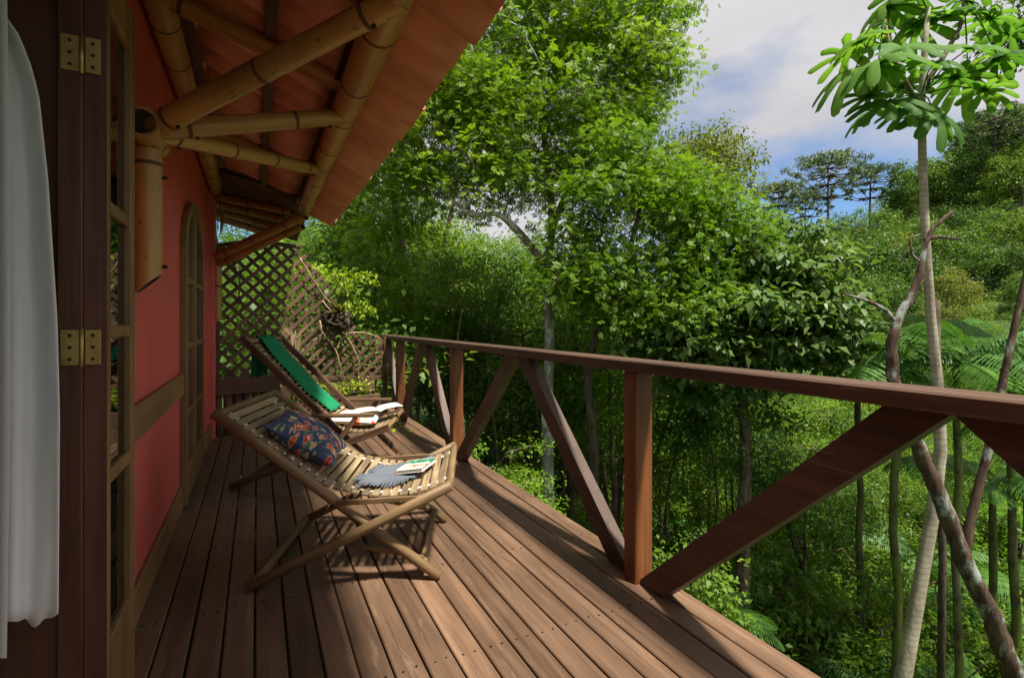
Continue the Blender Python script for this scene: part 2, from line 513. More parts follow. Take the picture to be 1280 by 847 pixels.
MAT['leaf_lime'] = mat_leaf('leaf_lime', (0.16, 0.28, 0.012), (0.36, 0.46, 0.03))
MAT['leaf_mid'] = mat_leaf('leaf_mid_green', (0.060, 0.140, 0.018), (0.165, 0.270, 0.032), trans=0.42)
MAT['leaf_dark'] = mat_leaf('leaf_dark_green', (0.042, 0.110, 0.018), (0.115, 0.210, 0.030), trans=0.42)
MAT['leaf_broad'] = mat_leaf('leaf_pale_broad', (0.080, 0.160, 0.036), (0.190, 0.275, 0.075), trans=0.35, rough=0.45)
MAT['leaf_cec'] = mat_leaf('leaf_palmate', (0.060, 0.175, 0.024), (0.155, 0.310, 0.060), trans=0.55, rough=0.6, spec=0.2, warmth=0.0005, tint=0.45)
MAT['leaf_fern'] = mat_leaf('leaf_fern', (0.055, 0.150, 0.028), (0.115, 0.240, 0.045), trans=0.35)
MAT['leaf_hill'] = mat_leaf('leaf_hill', (0.052, 0.125, 0.020), (0.155, 0.255, 0.034), tint=0.6, trans=0.3)
MAT['leaf_olive'] = mat_leaf('leaf_olive', (0.095, 0.135, 0.024), (0.200, 0.235, 0.045), tint=0.5)
MAT['leaf_pine'] = mat_leaf('leaf_pine', (0.075, 0.135, 0.050), (0.150, 0.215, 0.080), trans=0.1, tint=0.15)
MAT['leaf_blue'] = mat_leaf('leaf_bluish', (0.022, 0.085, 0.045), (0.045, 0.130, 0.065), trans=0.2, rough=0.35)
MAT['dry'] = plain('dry_twig', (0.33, 0.24, 0.14), 0.85, 0, 0.3, 30)
MAT['brom'] = mat_leaf('leaf_bromeliad', (0.12, 0.13, 0.02), (0.30, 0.24, 0.04), trans=0.3)

def mat_bark(name, c1, c2, moss=None, mpos=0.5, sc=14, ring=False):
    m, n, l, b = newmat(name)
    t = noise(n, l, (1, 1, 0.35), sc, 8, 0.65)
    c = mixc(n, l, ramp(n, l, t, [(0.38, 0.0), (0.62, 1.0)]), c1, c2)
    if moss:
        t2 = noise(n, l, (1, 1, 0.6), 4.5, 8, 0.7)
        c = mixc(n, l, ramp(n, l, t2, [(mpos, 0.0), (mpos + 0.08, 0.9)]), c, moss)
    if ring:
        wv = n.new('ShaderNodeTexWave'); wv.bands_direction = 'Z'; wv.inputs['Scale'].default_value = 5.0; wv.inputs['Distortion'].default_value = 2.2
        tc = n.new('ShaderNodeTexCoord'); l.new(tc.outputs['Object'], wv.inputs['Vector'])
        c = mixc(n, l, ramp(n, l, wv.outputs['Fac'], [(0.05, 0.32), (0.25, 0.0)]), c, (0.09, 0.08, 0.06))
    l.new(c, b.inputs['Base Color'])
    b.inputs['Roughness'].default_value = 0.85
    b.inputs['Specular IOR Level'].default_value = 0.2
    bump(n, l, b, t, 0.6, 0.02)
    return m
MAT['bark_pale'] = mat_bark('bark_pale', (0.16, 0.14, 0.11), (0.34, 0.33, 0.29), (0.60, 0.60, 0.56), 0.50, 8)
MAT['bark_dark'] = mat_bark('bark_dark', (0.035, 0.026, 0.018), (0.11, 0.085, 0.06), (0.10, 0.13, 0.04), 0.60)
MAT['bark_brown'] = mat_bark('bark_brown', (0.07, 0.05, 0.033), (0.20, 0.155, 0.11), (0.12, 0.15, 0.05), 0.58)
MAT['bark_lichen'] = mat_bark('bark_lichen', (0.045, 0.028, 0.020), (0.12, 0.075, 0.05), (0.27, 0.31, 0.27), 0.53)
MAT['bark_moss'] = mat_bark('bark_moss', (0.05, 0.045, 0.025), (0.15, 0.13, 0.08), (0.13, 0.16, 0.03), 0.46)
MAT['bark_ring'] = mat_bark('bark_ringed', (0.24, 0.21, 0.15), (0.40, 0.36, 0.27), (0.16, 0.18, 0.09), 0.62, 10, True)

def mat_ground():
    m, n, l, b = newmat('forest_floor')
    t = noise(n, l, (1, 1, 1), 0.35, 8, 0.7)
    t2 = noise(n, l, (1, 1, 1), 3.0, 8, 0.7)
    c = mixc(n, l, ramp(n, l, t2, [(0.35, 0.0), (0.65, 1.0)]), (0.022, 0.045, 0.012), (0.055, 0.105, 0.020))
    c = mixc(n, l, ramp(n, l, t, [(0.56, 0.0), (0.70, 0.8)]), c, (0.055, 0.038, 0.022))
    l.new(c, b.inputs['Base Color'])
    b.inputs['Roughness'].default_value = 0.95
    bump(n, l, b, t2, 0.8, 0.1)
    return m
MAT['ground'] = mat_ground()

# ------------------------------------------------------------------ terrain
def ground_z(X, Y):
    X = np.asarray(X, float); Y = np.asarray(Y, float)
    r = X * CT - Y * ST
    d = np.maximum(X * ST + Y * CT, 0.5)
    a = np.clip(r / d, -1.5, 1.5)
    z = -0.9 - 5.0 * sstep(X, 0.8, 8.0)
    z = z - 1.2 * sstep(Y, 8, 16) * (1 - sstep(X, 2, 9))
    side = sstep(a, 0.34, 1.10)
    rise = 2.0 + 33.0 * side
    z = z + rise * sstep(d, 15, 92)
    z = z + 0.30 * np.sin(X * 0.9 + 1.3) * np.sin(Y * 0.8) * sstep(d, 4, 9)
    z = z + 1.4 * np.sin(X * 0.11 + 0.7) * np.sin(Y * 0.13 + 1.1) * sstep(d, 18, 40)
    return z

def build_terrain():
    xs = np.concatenate([np.linspace(-60, -4, 15), np.linspace(-3, 26, 72), np.linspace(27, 190, 70)])
    ys = np.concatenate([np.linspace(-60, -9, 14), np.linspace(-8, 30, 90), np.linspace(31, 200, 70)])
    gx, gy = np.meshgrid(xs, ys)
    gz = ground_z(gx, gy)
    gz = np.where(gx < 1.5, np.minimum(gz, -0.6), gz)
    nx, ny = len(xs), len(ys)
    vs = np.stack([gx, gy, gz], -1).reshape(-1, 3)
    i = np.arange(nx * ny).reshape(ny, nx)
    fs = np.stack([i[:-1, :-1], i[:-1, 1:], i[1:, 1:], i[1:, :-1]], -1).reshape(-1, 4)
    me = bpy.data.meshes.new('ground')
    me.from_pydata(vs.tolist(), [], fs.tolist())
    me.materials.append(MAT['ground'])
    me.polygons.foreach_set('use_smooth', [True] * len(me.polygons))
    o = link('ground', me)
    tag(o, None, kind='structure')
build_terrain()

# ------------------------------------------------------------------ deck
DX0, DX1, DY0, DY1 = -0.425, 1.65, -1.3, 7.2
deck = thing('deck', (0.6, 3.0, 0.0))
deck['kind'] = 'structure'
NB = 20
pitch = (DX1 - DX0) / NB
def build_deck():
    for k in range(NB):
        x0 = DX0 + k * pitch + 0.0035; x1 = DX0 + (k + 1) * pitch - 0.0035
        dz = random.uniform(-0.002, 0.0015)
        mb = MB(); c = 0.004
        prof = [(x0, -0.03), (x1, -0.03), (x1, -c), (x1 - c, 0), (x0 + c, 0), (x0, -c)]
        ys = np.linspace(DY0 + random.uniform(-.03, .03), DY1, 12)
        vs = []
        ph = random.uniform(0, 6)
        for y in ys:
            wob = 0.0012 * math.sin(y * 1.1 + ph)
            for x, z in prof: vs.append((x + wob, y, z + dz))
        fs = []
        for j in range(len(ys) - 1):
            for q in range(6):
                q2 = (q + 1) % 6
                fs.append((j*6 + q, j*6 + q2, (j+1)*6 + q2, (j+1)*6 + q))
        fs.append(tuple(range(5, -1, -1))); fs.append(tuple((len(ys)-1)*6 + q for q in range(6)))
        mb.add(vs, [f[::-1] for f in fs])
        mb.build('board', MAT['deck'], deck)
    for y in np.arange(-1.0, 7.2, 0.68):
        mb = MB(); mb.box(DX0 + 0.02, DX1 - 0.05, y - 0.03, y + 0.03, -0.17, -0.032)
        mb.build('joist', MAT['joist'], deck)
    nl = MB()
    for y in np.arange(-1.0, 7.2, 0.68):
        for k in range(NB):
            for e in (0.28, 0.72):
                x = DX0 + (k + e) * pitch + random.uniform(-.004, .004); yy = y + random.uniform(-.008, .008)
                nl.tube([(x, yy, -0.006), (x, yy, 0.0022)], 0.0042, 6)
    no = nl.build('nail_heads', MAT['dark_metal'], deck); no['kind'] = 'stuff'
    mb = MB(); mb.box(DX1 - 0.049, DX1 - 0.012, DY0 + .02, DY1 - .02, -0.2, -0.033); mb.build('rim_beam', MAT['joist'], deck)
    for y in (-0.9, 1.9, 4.5, 6.9):
        for x in (0.1, 1.5):
            zb = float(ground_z(x, y)) - 0.5
            mb = MB(); mb.tube([(x, y, zb), (x, y, -0.17)], 0.08, 10); mb.build('support_post', MAT['log'], deck, True)
build_deck()

# ------------------------------------------------------------------ railing
RX0, RX1 = 1.49, 1.585
PY = [-0.554, 1.846, 4.247, 6.22]
def build_railing():
    t = thing('railing', (1.54, 3.0, 0), 'red-brown timber railing with V-shaped braces along the deck edge', 'railing')
    mb = MB(); mb.cbox(1.472, 1.605, DY0, 7.16, 0.930, 0.98, 0.006); mb.build('handrail', MAT['rail'], t)
    for y in PY:
        mb = MB(); mb.cbox(RX0, RX1, y, y + 0.085, -0.16, 0.9295, 0.005); mb.build('post', MAT['post'], t)
    mb = MB(); mb.cbox(1.50, 1.56, 7.05, 7.10, -0.16, 0.96, 0.004); mb.build('end_post', MAT['lattice'], t)
    def diag(ya, za, yb, zb):
        a = Vector((1.545, ya, za)); b = Vector((1.545, yb, zb))
        d = (b - a); L = d.length; d.normalize()
        # bar whose ends are cut level with the deck and the rail
        w = 0.105; t2 = 0.030
        n = Vector((0, -d.z, d.y))
        hw = w / 2
        def on(zc, s):                                  # where the edge line at offset s meets level zc
            p = a + n * s
            k = (zc - p.z) / d.z
            return p + d * k
        q = [on(0.0015, -hw), on(0.0015, hw), on(0.9285, hw), on(0.9285, -hw)]
        vs = [(p.x - t2, p.y, p.z) for p in q] + [(p.x + t2, p.y, p.z) for p in q]
        fs = [(0,1,2,3), (7,6,5,4), (0,4,5,1), (1,5,6,2), (2,6,7,3), (3,7,4,0)]
        m = MB(); m.add(vs, fs)
        # built lying along local Y so that the grain follows it
        o = m.build('brace', MAT['rail'], t)
    HB = 0.14
    for i, y in enumerate(PY):
        yn = PY[i + 1] if i + 1 < len(PY) else None
        if yn:
            mid = (y + 0.085 + yn) / 2
            diag(y + 0.085 + 0.058, 0.0, mid - 0.075, 0.930)
            diag(yn - 0.058, 0.0, mid + 0.075, 0.930)
        else:
            diag(y + 0.085 + 0.03, 0.0, 7.08 - 0.1, 0.905)
build_railing()

# ------------------------------------------------------------------ house
WX = -0.43
house = thing('house', (-1.5, 3.5, 0), 'red plastered house wall with bamboo eave and terracotta tile roof', 'house')
JY = 1.69          # far jamb of the doorway
def bamboo(name, a, b, r, parent, taper=0.92, step=0.30, first=0.13, hollow_a=True, hollow_b=True, n=16, curve=0.0):
    """one bamboo culm with swollen nodes, hollow ends"""
    a, b = Vector(a), Vector(b)
    L = (b - a).length
    pts, rad = [0.0], [r]
    s = first
    while s < L - 0.03:
        rr = r * (1 - (1 - taper) * s / L)
        for ds, k in ((-0.022, 1.0), (-0.008, 1.045), (0.0, 0.985), (0.008, 1.055), (0.026, 1.0)):
            pts.append(s + ds); rad.append(rr * k)
        s += step * random.uniform(0.85, 1.15)
    pts.append(L); rad.append(r * taper)
    M = (b - a).to_track_quat('Z', 'Y').to_matrix().to_4x4(); M.translation = a
    mb = MB()
    bow = [curve * math.sin(PI * p / L) for p in pts]
    def ring(z, rr, x=0.0): return [Vector((math.cos(2*PI*j/n)*rr + x, math.sin(2*PI*j/n)*rr, z)) for j in range(n)]
    rings = [ring(p, q, x) for p, q, x in zip(pts, rad, bow)]
    vs = [p for rg in rings for p in rg]
    fs = []
    for k in range(len(rings) - 1):
        for j in range(n):
            j2 = (j + 1) % n
            fs.append((k*n+j, k*n+j2, (k+1)*n+j2, (k+1)*n+j))
    mb.add(vs, fs)
    for k in range(len(rings) - 1):
        if 1 <= k and (k - 1) % 5 in (1, 2) and k + 1 < len(rings) - 1:
            for j in range(n): mb.mi[k*n+j] = 2
    for end, z, rr, inw in ((0, 0.0, rad[0], 1), (1, L, rad[-1], -1)):
        o = len(mb.v)
        mb.add(ring(z, rr) + ring(z, rr * 0.80) + ring(z + inw * 0.06, rr * 0.78), [])
        f2 = []
        for j in range(n):
            j2 = (j + 1) % n
            f2.append((o+j, o+n+j, o+n+j2, o+j2) if end == 0 else (o+j2, o+n+j2, o+n+j, o+j))
        mb.f.extend(f2); mb.mi.extend([0]*n)
        f3 = []
        for j in range(n):
            j2 = (j + 1) % n
            f3.append((o+n+j, o+2*n+j, o+2*n+j2, o+n+j2) if end == 0 else (o+n+j2, o+2*n+j2, o+2*n+j, o+n+j))
        f3.append(tuple(o+2*n+j for j in range(n)) if end else tuple(o+2*n+j for j in reversed(range(n))))
        mb.f.extend(f3); mb.mi.extend([1]*len(f3))
    me = mb.mesh(name, [MAT['bamboo'], MAT['bamboo_in'], MAT['node']], True)
    o = link(name, me, parent, True)
    o.matrix_basis = M
    return o

def build_house():
    # outer wall from the doorway to the far corner, and the piece behind the camera
    mb = MB(); mb.box(WX - 0.15, WX, JY + 0.06, 5.95, -0.25, 2.62)
    mb.box(WX - 0.15, WX, -2.6, -0.45, -0.25, 2.62)
    mb.box(WX - 0.15, WX, -0.45, JY + 0.06, 2.16, 2.62)
    mb.build('wall', MAT['wall'], house)
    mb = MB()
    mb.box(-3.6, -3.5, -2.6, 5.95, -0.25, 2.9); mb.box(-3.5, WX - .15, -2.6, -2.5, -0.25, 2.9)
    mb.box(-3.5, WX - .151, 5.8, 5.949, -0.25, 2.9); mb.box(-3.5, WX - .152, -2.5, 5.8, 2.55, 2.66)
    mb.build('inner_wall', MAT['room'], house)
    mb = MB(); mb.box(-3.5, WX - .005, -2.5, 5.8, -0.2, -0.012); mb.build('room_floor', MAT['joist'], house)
    # plinth hiding the gap under the wall
    mb = MB(); mb.box(WX - 0.14, WX - 0.01, -2.6, 5.94, -1.4, -0.251); mb.build('plinth', MAT['room'], house)
    mb = MB(); mb.cbox(WX + .001, WX + 0.020, JY + 0.08, 5.94, 0.012, 0.145, 0.003); mb.build('skirting_board', MAT['trim'], house)
    mb = MB(); mb.cbox(WX + .001, WX + 0.024, JY + 0.08, 3.80, 0.70, 0.835, 0.004); mb.build('wall_rail', MAT['trim'], house)
    # far corner pier and the pink brace over it
    mb = MB(); mb.cbox(WX - 0.15, WX + 0.05, 5.951, 6.08, -0.25, 2.45, 0.006); mb.build('corner_pier', MAT['pink'], house)
    mb = MB(); mb.cbox(WX - 0.1, WX + 0.02, 6.55, 6.66, -0.9, 2.2, 0.006); mb.build('corner_pier', MAT['pink'], house)
    mb = MB(); mb.bar((WX - 0.02, 6.09, 2.42), (WX + 0.01, 6.60, 1.95), 0.06, 0.10, (0, 0, 1)); mb.build('pink_brace', MAT['pink'], house)
    mb = MB(); mb.cbox(WX - 0.06, WX + 0.14, 6.081, 6.15, 1.72, 1.80, 0.004); mb.build('dark_bracket', MAT['jamb'], house)
    # doorway frame: jamb, reveal panel inside
    mb = MB(); mb.cbox(WX - 0.025, WX + 0.028, JY - 0.002, JY + 0.059, -0.005, 2.16, 0.004); mb.build('door_jamb', MAT['jamb'], house)
    mb = MB(); mb.box(WX - 0.42, WX - 0.026, JY + 0.02, JY + 0.05, -0.01, 2.5); mb.build('reveal_panel', MAT['jamb'], house)
    mb = MB(); mb.cbox(WX - 0.024, WX + 0.026, -0.45, JY - 0.003, 2.08, 2.159, 0.004); mb.build('door_head', MAT['jamb'], house)
    # opened door leaf folded back against the wall
    leaf = MB()
    lx0, lx1 = -0.400, -0.350
    ly0, ly1 = JY + 0.004, JY + 0.335
    sw = 0.028
    o = None
    leaf.cbox(lx0, lx1, ly0, ly0 + sw, 0.012, 2.11, 0.003)
    leafo = leaf.build('door_leaf', MAT['door'], house)
    def sub(name, mb, mat): return mb.build(name, mat, leafo)
    m = MB(); m.cbox(lx0, lx1, ly1 - 0.05, ly1, 0.012, 2.11, 0.003); sub('stile', m, MAT['door'])
    m = MB(); m.cbox(lx0 - .0005, lx0 + 0.0475, ly0 - 0.0015, ly0 - 0.0002, 0.012, 2.11, 0.0002); sub('edge_board', m, MAT['jamb'])
    zs = [0.012, 0.33, 0.755, 1.125, 1.475, 2.0]
    zz = [(0.012, 0.30), (0.715, 0.752), (1.105, 1.14), (1.44, 1.475), (1.985, 2.11)]
    for a, b2 in zz:
        m = MB(); m.cbox(lx0 + 0.008, lx1 - 0.004, ly0 + sw - 0.001, ly1 - 0.049, a, b2, 0.004); sub('rail', m, MAT['door'])
    for k in range(4):
        m = MB(); m.box(lx1 - 0.022, lx1 - 0.018, ly0 + sw - 0.002, ly1 - 0.048, zz[k][1] - 0.002, zz[k+1][0] + 0.002); sub('pane', m, MAT['glass'])
    # hinges on the edges that face the doorway
    for z in (1.83, 1.085, 0.05):
        h = MB()
        y = JY - 0.004
        for xa, xb in ((lx0 - 0.046, lx0 - 0.008), (lx0 + 0.004, lx0 + 0.036)):
            h.cbox(xa, xb, y - 0.0022, y + 0.004, z - 0.045, z + 0.045, 0.0008)
        ho = h.build('hinge', MAT['brass'], leafo)
        h = MB(); h.tube([(lx0 - 0.003, y - 0.003, z - 0.05), (lx0 - 0.003, y - 0.003, z + 0.05)], 0.0055, 8)
        h.build('hinge', MAT['brass'], leafo, True)
        h = MB()
        for xa in (lx0 - 0.027, lx0 + 0.020):
            for dz in (-0.03, 0, 0.03):
                h.tube([(xa, y - 0.0035, z + dz), (xa, y - 0.001, z + dz)], 0.0045, 8)
        h.build('hinge_screws', MAT['dark_metal'], leafo)
    # second, arched glazed door further along the wall
    y0, y1 = 3.80, 4.98
    m = MB()
    cx = (y0 + y1) / 2; hw = (y1 - y0) / 2; zsp = 1.62; rise = 0.36
    def arch(inset, x, n=18):
        pts = [(x, y0 + inset, 0.012)]
        for k in range(n + 1):
            a = PI - PI * k / n
            pts.append((x, cx + (hw - inset) * math.cos(a), zsp + (rise - inset) * math.sin(a)))
        pts.append((x, y1 - inset, 0.012))
        return pts
    xo = WX + 0.035
    A, B, C, D = arch(0, xo), arch(0.085, xo), arch(0.085, WX + 0.002), arch(0, WX + 0.002)
    k = len(A)
    fs = []
    for i in range(k - 1):
        fs += [(i, k+i, k+i+1, i+1), (k+i, 2*k+i, 2*k+i+1, k+i+1), (3*k+i, i, i+1, 3*k+i+1)]
    m.add(A + B + C + D, fs)
    door = m.build('glazed_door', MAT['door'], house)
    mg = MB(); mg.add(arch(0.083, WX + 0.010), [tuple(range(k))]); mg.build('pane', MAT['glass'], door)
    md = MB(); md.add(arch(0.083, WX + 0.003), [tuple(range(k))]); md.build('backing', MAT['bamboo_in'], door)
    m2 = MB(); m2.cbox(WX + 0.006, xo - .004, cx - 0.05, cx + 0.05, 0.05, 1.94, 0.003); m2.build('stile', MAT['door'], door)
    for z in (0.55, 0.98, 1.40):
        m2 = MB(); m2.cbox(WX + 0.0065, xo - 0.006, y0 + 0.08, y1 - 0.08, z, z + 0.035, 0.003); m2.build('muntin', MAT['door'], door)
    m2 = MB(); m2.cbox(WX + 0.007, xo - .003, y0 + 0.08, y1 - 0.08, 0.013, 0.24, 0.003); m2.build('bottom_rail', MAT['door'], door)

    # ---- bamboo eave structure
    bm = (0.37, 2.14)              # x, z of the outer beam
    bamboo('bamboo_beam', (bm[0], 0.35, bm[1]), (bm[0], 5.15, bm[1]), 0.062, house, taper=0.9, step=0.42, curve=0.0)
    bamboo('bamboo_wall_plate', (-0.362, 0.35, 2.45), (-0.362, 6.12, 2.45), 0.060, house, taper=0.95, step=0.38)
    hub = Vector((-0.372, 2.36, 1.86))
    post = bamboo('bamboo_post', (-0.374, 2.40, 1.245), (-0.374, 2.40, 1.80), 0.047, house, taper=0.98, step=0.9, first=0.5)
    # slanting cut at the foot of the post
    for v in post.data.vertices:
        if v.co.z < 0.07: v.co.z += (v.co.x) * 0.0 + (-0.9 * (v.co.y if False else 0)) 
    bamboo('bamboo_hub', (-0.370, 2.24, 1.855), (-0.370, 2.52, 1.855), 0.054, house, taper=1.0, step=0.5, first=0.2)
    r = 0.043
    for tip in ((0.345, 1.60, 2.10), (0.335, 2.56, 2.10), (0.335, 3.50, 2.10)):
        tip = Vector(tip)
        d = (tip - hub).normalized()
        bamboo('bamboo_strut', hub + d * 0.045, tip + d * 0.06, r, house, taper=0.9, step=0.40, first=0.09)
        for k in (0.16, (tip - hub).length - 0.05):
            p = hub + d * k
            nrm = d.cross(Vector((0, 0, 1))).normalized().cross(d) * -1
            m = MB(); m.tube([p + nrm * (r * .8), p + nrm * (r + .006)], 0.008, 8); m.build('bolt', MAT['dark_metal'], house)
        r -= 0.003
    for y in (1.0, 2.52, 4.1):
        bamboo('bamboo_rafter', (-0.40, y, 2.475), (0.36, y - 0.02, 2.225), 0.040, house, taper=0.95, step=0.42)
    # far bracket and its two struts
    bamboo('bamboo_post', (-0.365, 6.0, 1.10), (-0.365, 6.0, 1.76), 0.045, house, taper=0.98, step=0.9, first=0.4)
    bamboo('bamboo_strut', (-0.34, 5.93, 1.80), (0.38, 5.02, 2.09), 0.045, house, taper=0.9, step=0.4)
    bamboo('bamboo_strut', (-0.34, 5.98, 1.72), (0.37, 5.18, 2.02), 0.036, house, taper=0.9, step=0.4)
    for k in range(4):
        bamboo('bamboo_rafter', (-0.42, 6.02 + 0.16 * k, 2.40 - 0.04 * k), (0.30 - 0.05 * k, 5.45 + 0.2 * k, 2.20 - 0.05 * k), 0.038, house, taper=0.92, step=0.36)
    m = MB()
    q = [(-0.55, 5.45, 2.535), (-0.55, 7.05, 2.345), (0.40, 6.45, 2.03), (0.44, 5.0, 2.185)]
    m.add([(x, y, z + .03) for x, y, z in q] + [(x, y, z + .05) for x, y, z in q], [(0,1,2,3), (7,6,5,4), (0,4,5,1), (1,5,6,2), (2,6,7,3), (3,7,4,0)])
    m.build('soffit_boards', MAT['log'], house)
    # straw tuft and loose string at the end of the wall plate
    m = MB()
    for k in range(26):
        x = -0.36 + random.uniform(-.05, .05); y = 6.13 + random.uniform(-.01, .03)
        m.tube([(x, y, 2.44 + random.uniform(-.04, .04)), (x + random.uniform(-.03, .03), y + .01, 2.14 + random.uniform(-.1, .06))], 0.003, 4)
    m.build('straw_tuft', MAT['dry'], house)
    m = MB(); m.tube([W(277, 240, 5.4), W(286, 258, 5.35), W(297, 272, 5.3), W(306, 280, 5.3)], 0.004, 5); m.build('string', MAT['rope'], house)
    # peg bolts on the post
    for z in (1.70, 1.36):
        m = MB(); m.tube([(-0.33, 2.40, z), (-0.312, 2.395, z)], 0.007, 8); m.build('bolt', MAT['dark_metal'], house)
build_house()

# slanted foot cut of the two bamboo posts: shear their lowest ring outwards
for o in [x for x in bpy.data.objects if x.name.startswith('bamboo_post')]:
    for v in o.data.vertices:
        if v.co.z < 0.065:
            wx = (o.matrix_basis.to_3x3() @ v.co).x
            v.co.z += 0.9 * (wx + 0.05)

# ---- roof: every tile its own object
SLOPE = math.atan2(0.44, 1.04)
def roof_z(x): return 2.53 - math.tan(SLOPE) * (x + 0.36)
def build_roof():
    roof = MB()
    for x in (-0.28, 0.05, 0.33):                    # thin battens carrying the tiles
        roof.box(x - .02, x + .02, 0.42, 5.2, roof_z(x) - 0.012, roof_z(x) + 0.008)
    ro = roof.build('roof', MAT['jamb'], house)
    # tile: S profile across Y, running down the slope along local -X
    wT, lT, n = 0.215, 0.44, 10
    def prof(k):
        t = k / n
        return 0.034 * math.sin(2 * PI * t) if t < 0.5 else 0.020 * math.sin(2 * PI * t)
    top, bot = [], []
    for i, s in enumerate((0.0, lT)):
        for k in range(n + 1):
            y = (k / n) * wT * 1.08
            top.append((s, y, prof(k) + 0.008)); bot.append((s, y, prof(k) - 0.006))
    vs = top + bot
    q = n + 1; T = len(top)
    fs = []
    for k in range(n):
        fs.append((k, q + k, q + k + 1, k + 1))
        fs.append((T + k, T + k + 1, T + q + k + 1, T + q + k))
        fs.append((k, k + 1, T + k + 1, T + k)); fs.append((q + k + 1, q + k, T + q + k, T + q + k + 1))
    fs.append((0, T, T + q, q)); fs.append((n, q + n, T + q + n, T + n))
    m = MB(); m.add(vs, fs)
    me = m.mesh('tile', MAT['tile'], True)
    for p in me.polygons:
        p.use_smooth = abs(p.normal.z) > 0.3
    course = 0.345
    X_eave = 0.69
    rows = 5
    inv = WM[house.name].inverted()
    for rI in range(rows):
        # eave course first, each course up-slope lies over the one below
        xl = X_eave - rI * course * math.cos(SLOPE)
        yk = 0.42  # roof stops early, out of view, letting sky light reach door and curtain
        kcol = 0
        while yk < 7.0:
            xm = xl - 0.2
            if yk + 0.2 < 6.95 - (xm + 0.43) * 1.38:
                o = link('tile', me, ro, True)
                jx = random.uniform(-.012, .012); jz = random.uniform(-.003, .003)
                R = Matrix.Rotation(SLOPE + 0.035, 4, 'Y') @ Matrix.Rotation(random.uniform(-.012, .012), 4, 'Z')
                xs = xl - lT * math.cos(SLOPE) + jx
                M = Matrix.Translation((xs, yk, roof_z(xs) + 0.052 + jz)) @ R
                o.matrix_parent_inverse = Matrix.Identity(4)
                o.matrix_basis = M
            yk += wT
            kcol += 1
build_roof()

# ------------------------------------------------------------------ curtain
def build_curtain():
    def edge(v):                                    # right edge of the cloth, photo pixels
        pts = [(-40, -20), (10, 0), (45, 25), (85, 40), (120, 49), (220, 60), (400, 72), (520, 75), (800, 73)]
        for (a, ua), (b, ub) in zip(pts, pts[1:]):
            if a <= v <= b: return ua + (ub - ua) * (v - a) / (b - a)
        return pts[-1][1]
    nu, nv = 60, 40
    vs, fs = [], []
    for j in range(nv + 1):
        v = -40 + j / nv * 815
        for i in range(nu + 1):
            u = -170 + (edge(v) + 170) * i / nu
            d = 1.22 + 0.018 * math.sin(i * 0.26 + 0.5 * math.sin(v * 0.005)) + 0.006 * math.sin(i * 0.7 + 1 + v * .004) + 0.0022 * math.sin(i * 0.45 + v * .035) * math.sin(v * .012 + i * .2)
            vv = v + (5 * math.sin(i * 0.5) + 3 * math.sin(i * 1.1) + (i / nu) * -34 + 30) * (j / nv) ** 6
            vs.append(W(u, vv, d))
    for j in range(nv):
        for i in range(nu):
            a = j * (nu + 1) + i
            fs.append((a, a + 1, a + nu + 2, a + nu + 1))
    m = MB(); m.add(vs, fs)
    o = m.build('curtain', MAT['curtain'], None, True)
    tag(o, 'white cloth curtain hanging inside the open doorway', 'curtain')
    # nearer fold overlapping at the left
    sm = o.modifiers.new('thick', 'SOLIDIFY'); sm.thickness = 0.003
    m = MB()
    vs, fs = [], []
    for j in range(nv + 1):
        v = -40 + j / nv * 862
        for i in range(21):
            u = -150 + (9 + 150) * i / 20
            d = 1.17 + 0.02 * math.sin(i * 0.9)
            vs.append(W(u + 4 * math.sin(v * .004) , v, d))
    for j in range(nv):
        for i in range(20):
            a = j * 21 + i
            fs.append((a, a + 1, a + 22, a + 21))
    m.add(vs, fs)
    o2 = m.build('outer_fold', MAT['curtain'], o, True)
    # rod that carries both
    m = MB(); m.tube([W(-190, -46, 1.2), W(40, -46, 1.2), W(75, -46, 1.26)], 0.012, 10)
    m.build('curtain_rod', MAT['dark_metal'], o, True)
build_curtain()

# ------------------------------------------------------------------ deck chairs
def curve_pts(ctrl, n):
    """Catmull-Rom through (t, z) control points, n points equally spaced by length"""
    P = [ctrl[0]] + list(ctrl) + [ctrl[-1]]
    out = []
    for k in range(1, len(P) - 2):
        for j in range(20):
            t = j / 20
            q = []
            for a in (0, 1):
                p0, p1, p2, p3 = P[k-1][a], P[k][a], P[k+1][a], P[k+2][a]
                q.append(0.5 * ((2*p1) + (-p0+p2)*t + (2*p0-5*p1+4*p2-p3)*t*t + (-p0+3*p1-3*p2+p3)*t**3))
            out.append(q)
    out.append(list(ctrl[-1]))
    out = np.array(out)
    s = np.concatenate([[0], np.cumsum(np.hypot(*np.diff(out, axis=0).T))])
    si = np.linspace(0, s[-1], n)
    return np.stack([np.interp(si, s, out[:, 0]), np.interp(si, s, out[:, 1])], -1)

def cyl_mesh(name, r, L, mat, n=10):
    """pole of length L along local Y, ends slightly rounded"""
    m = MB()
    m.tube([(0, 0, 0), (0, 0.004, 0), (0, L * .3, 0), (0, L * .6, 0), (0, L - 0.004, 0), (0, L, 0)], [r * .8, r, r * 1.03, r * .97, r, r * .8], n)
    return m.mesh(name, mat, True)

def frame_y(a, b, up=(0, 0, 1)):
    a, b = Vector(a), Vector(b)
    y = (b - a).normalized()
    u = Vector(up)
    if abs(u.dot(y)) > 0.98: u = Vector((1, 0, 0))
    u = (u - y * u.dot(y)).normalized()
    M = Matrix((y.cross(u), y, u)).transposed().to_4x4()
    M.translation = a
    return M, (b - a).length

def pole(name, a, b, r, mat, parent, n=10):
    M, L = frame_y(a, b)
    o = link(name, cyl_mesh(name, r, L, mat, n), parent)
    o.matrix_basis = M
    return o

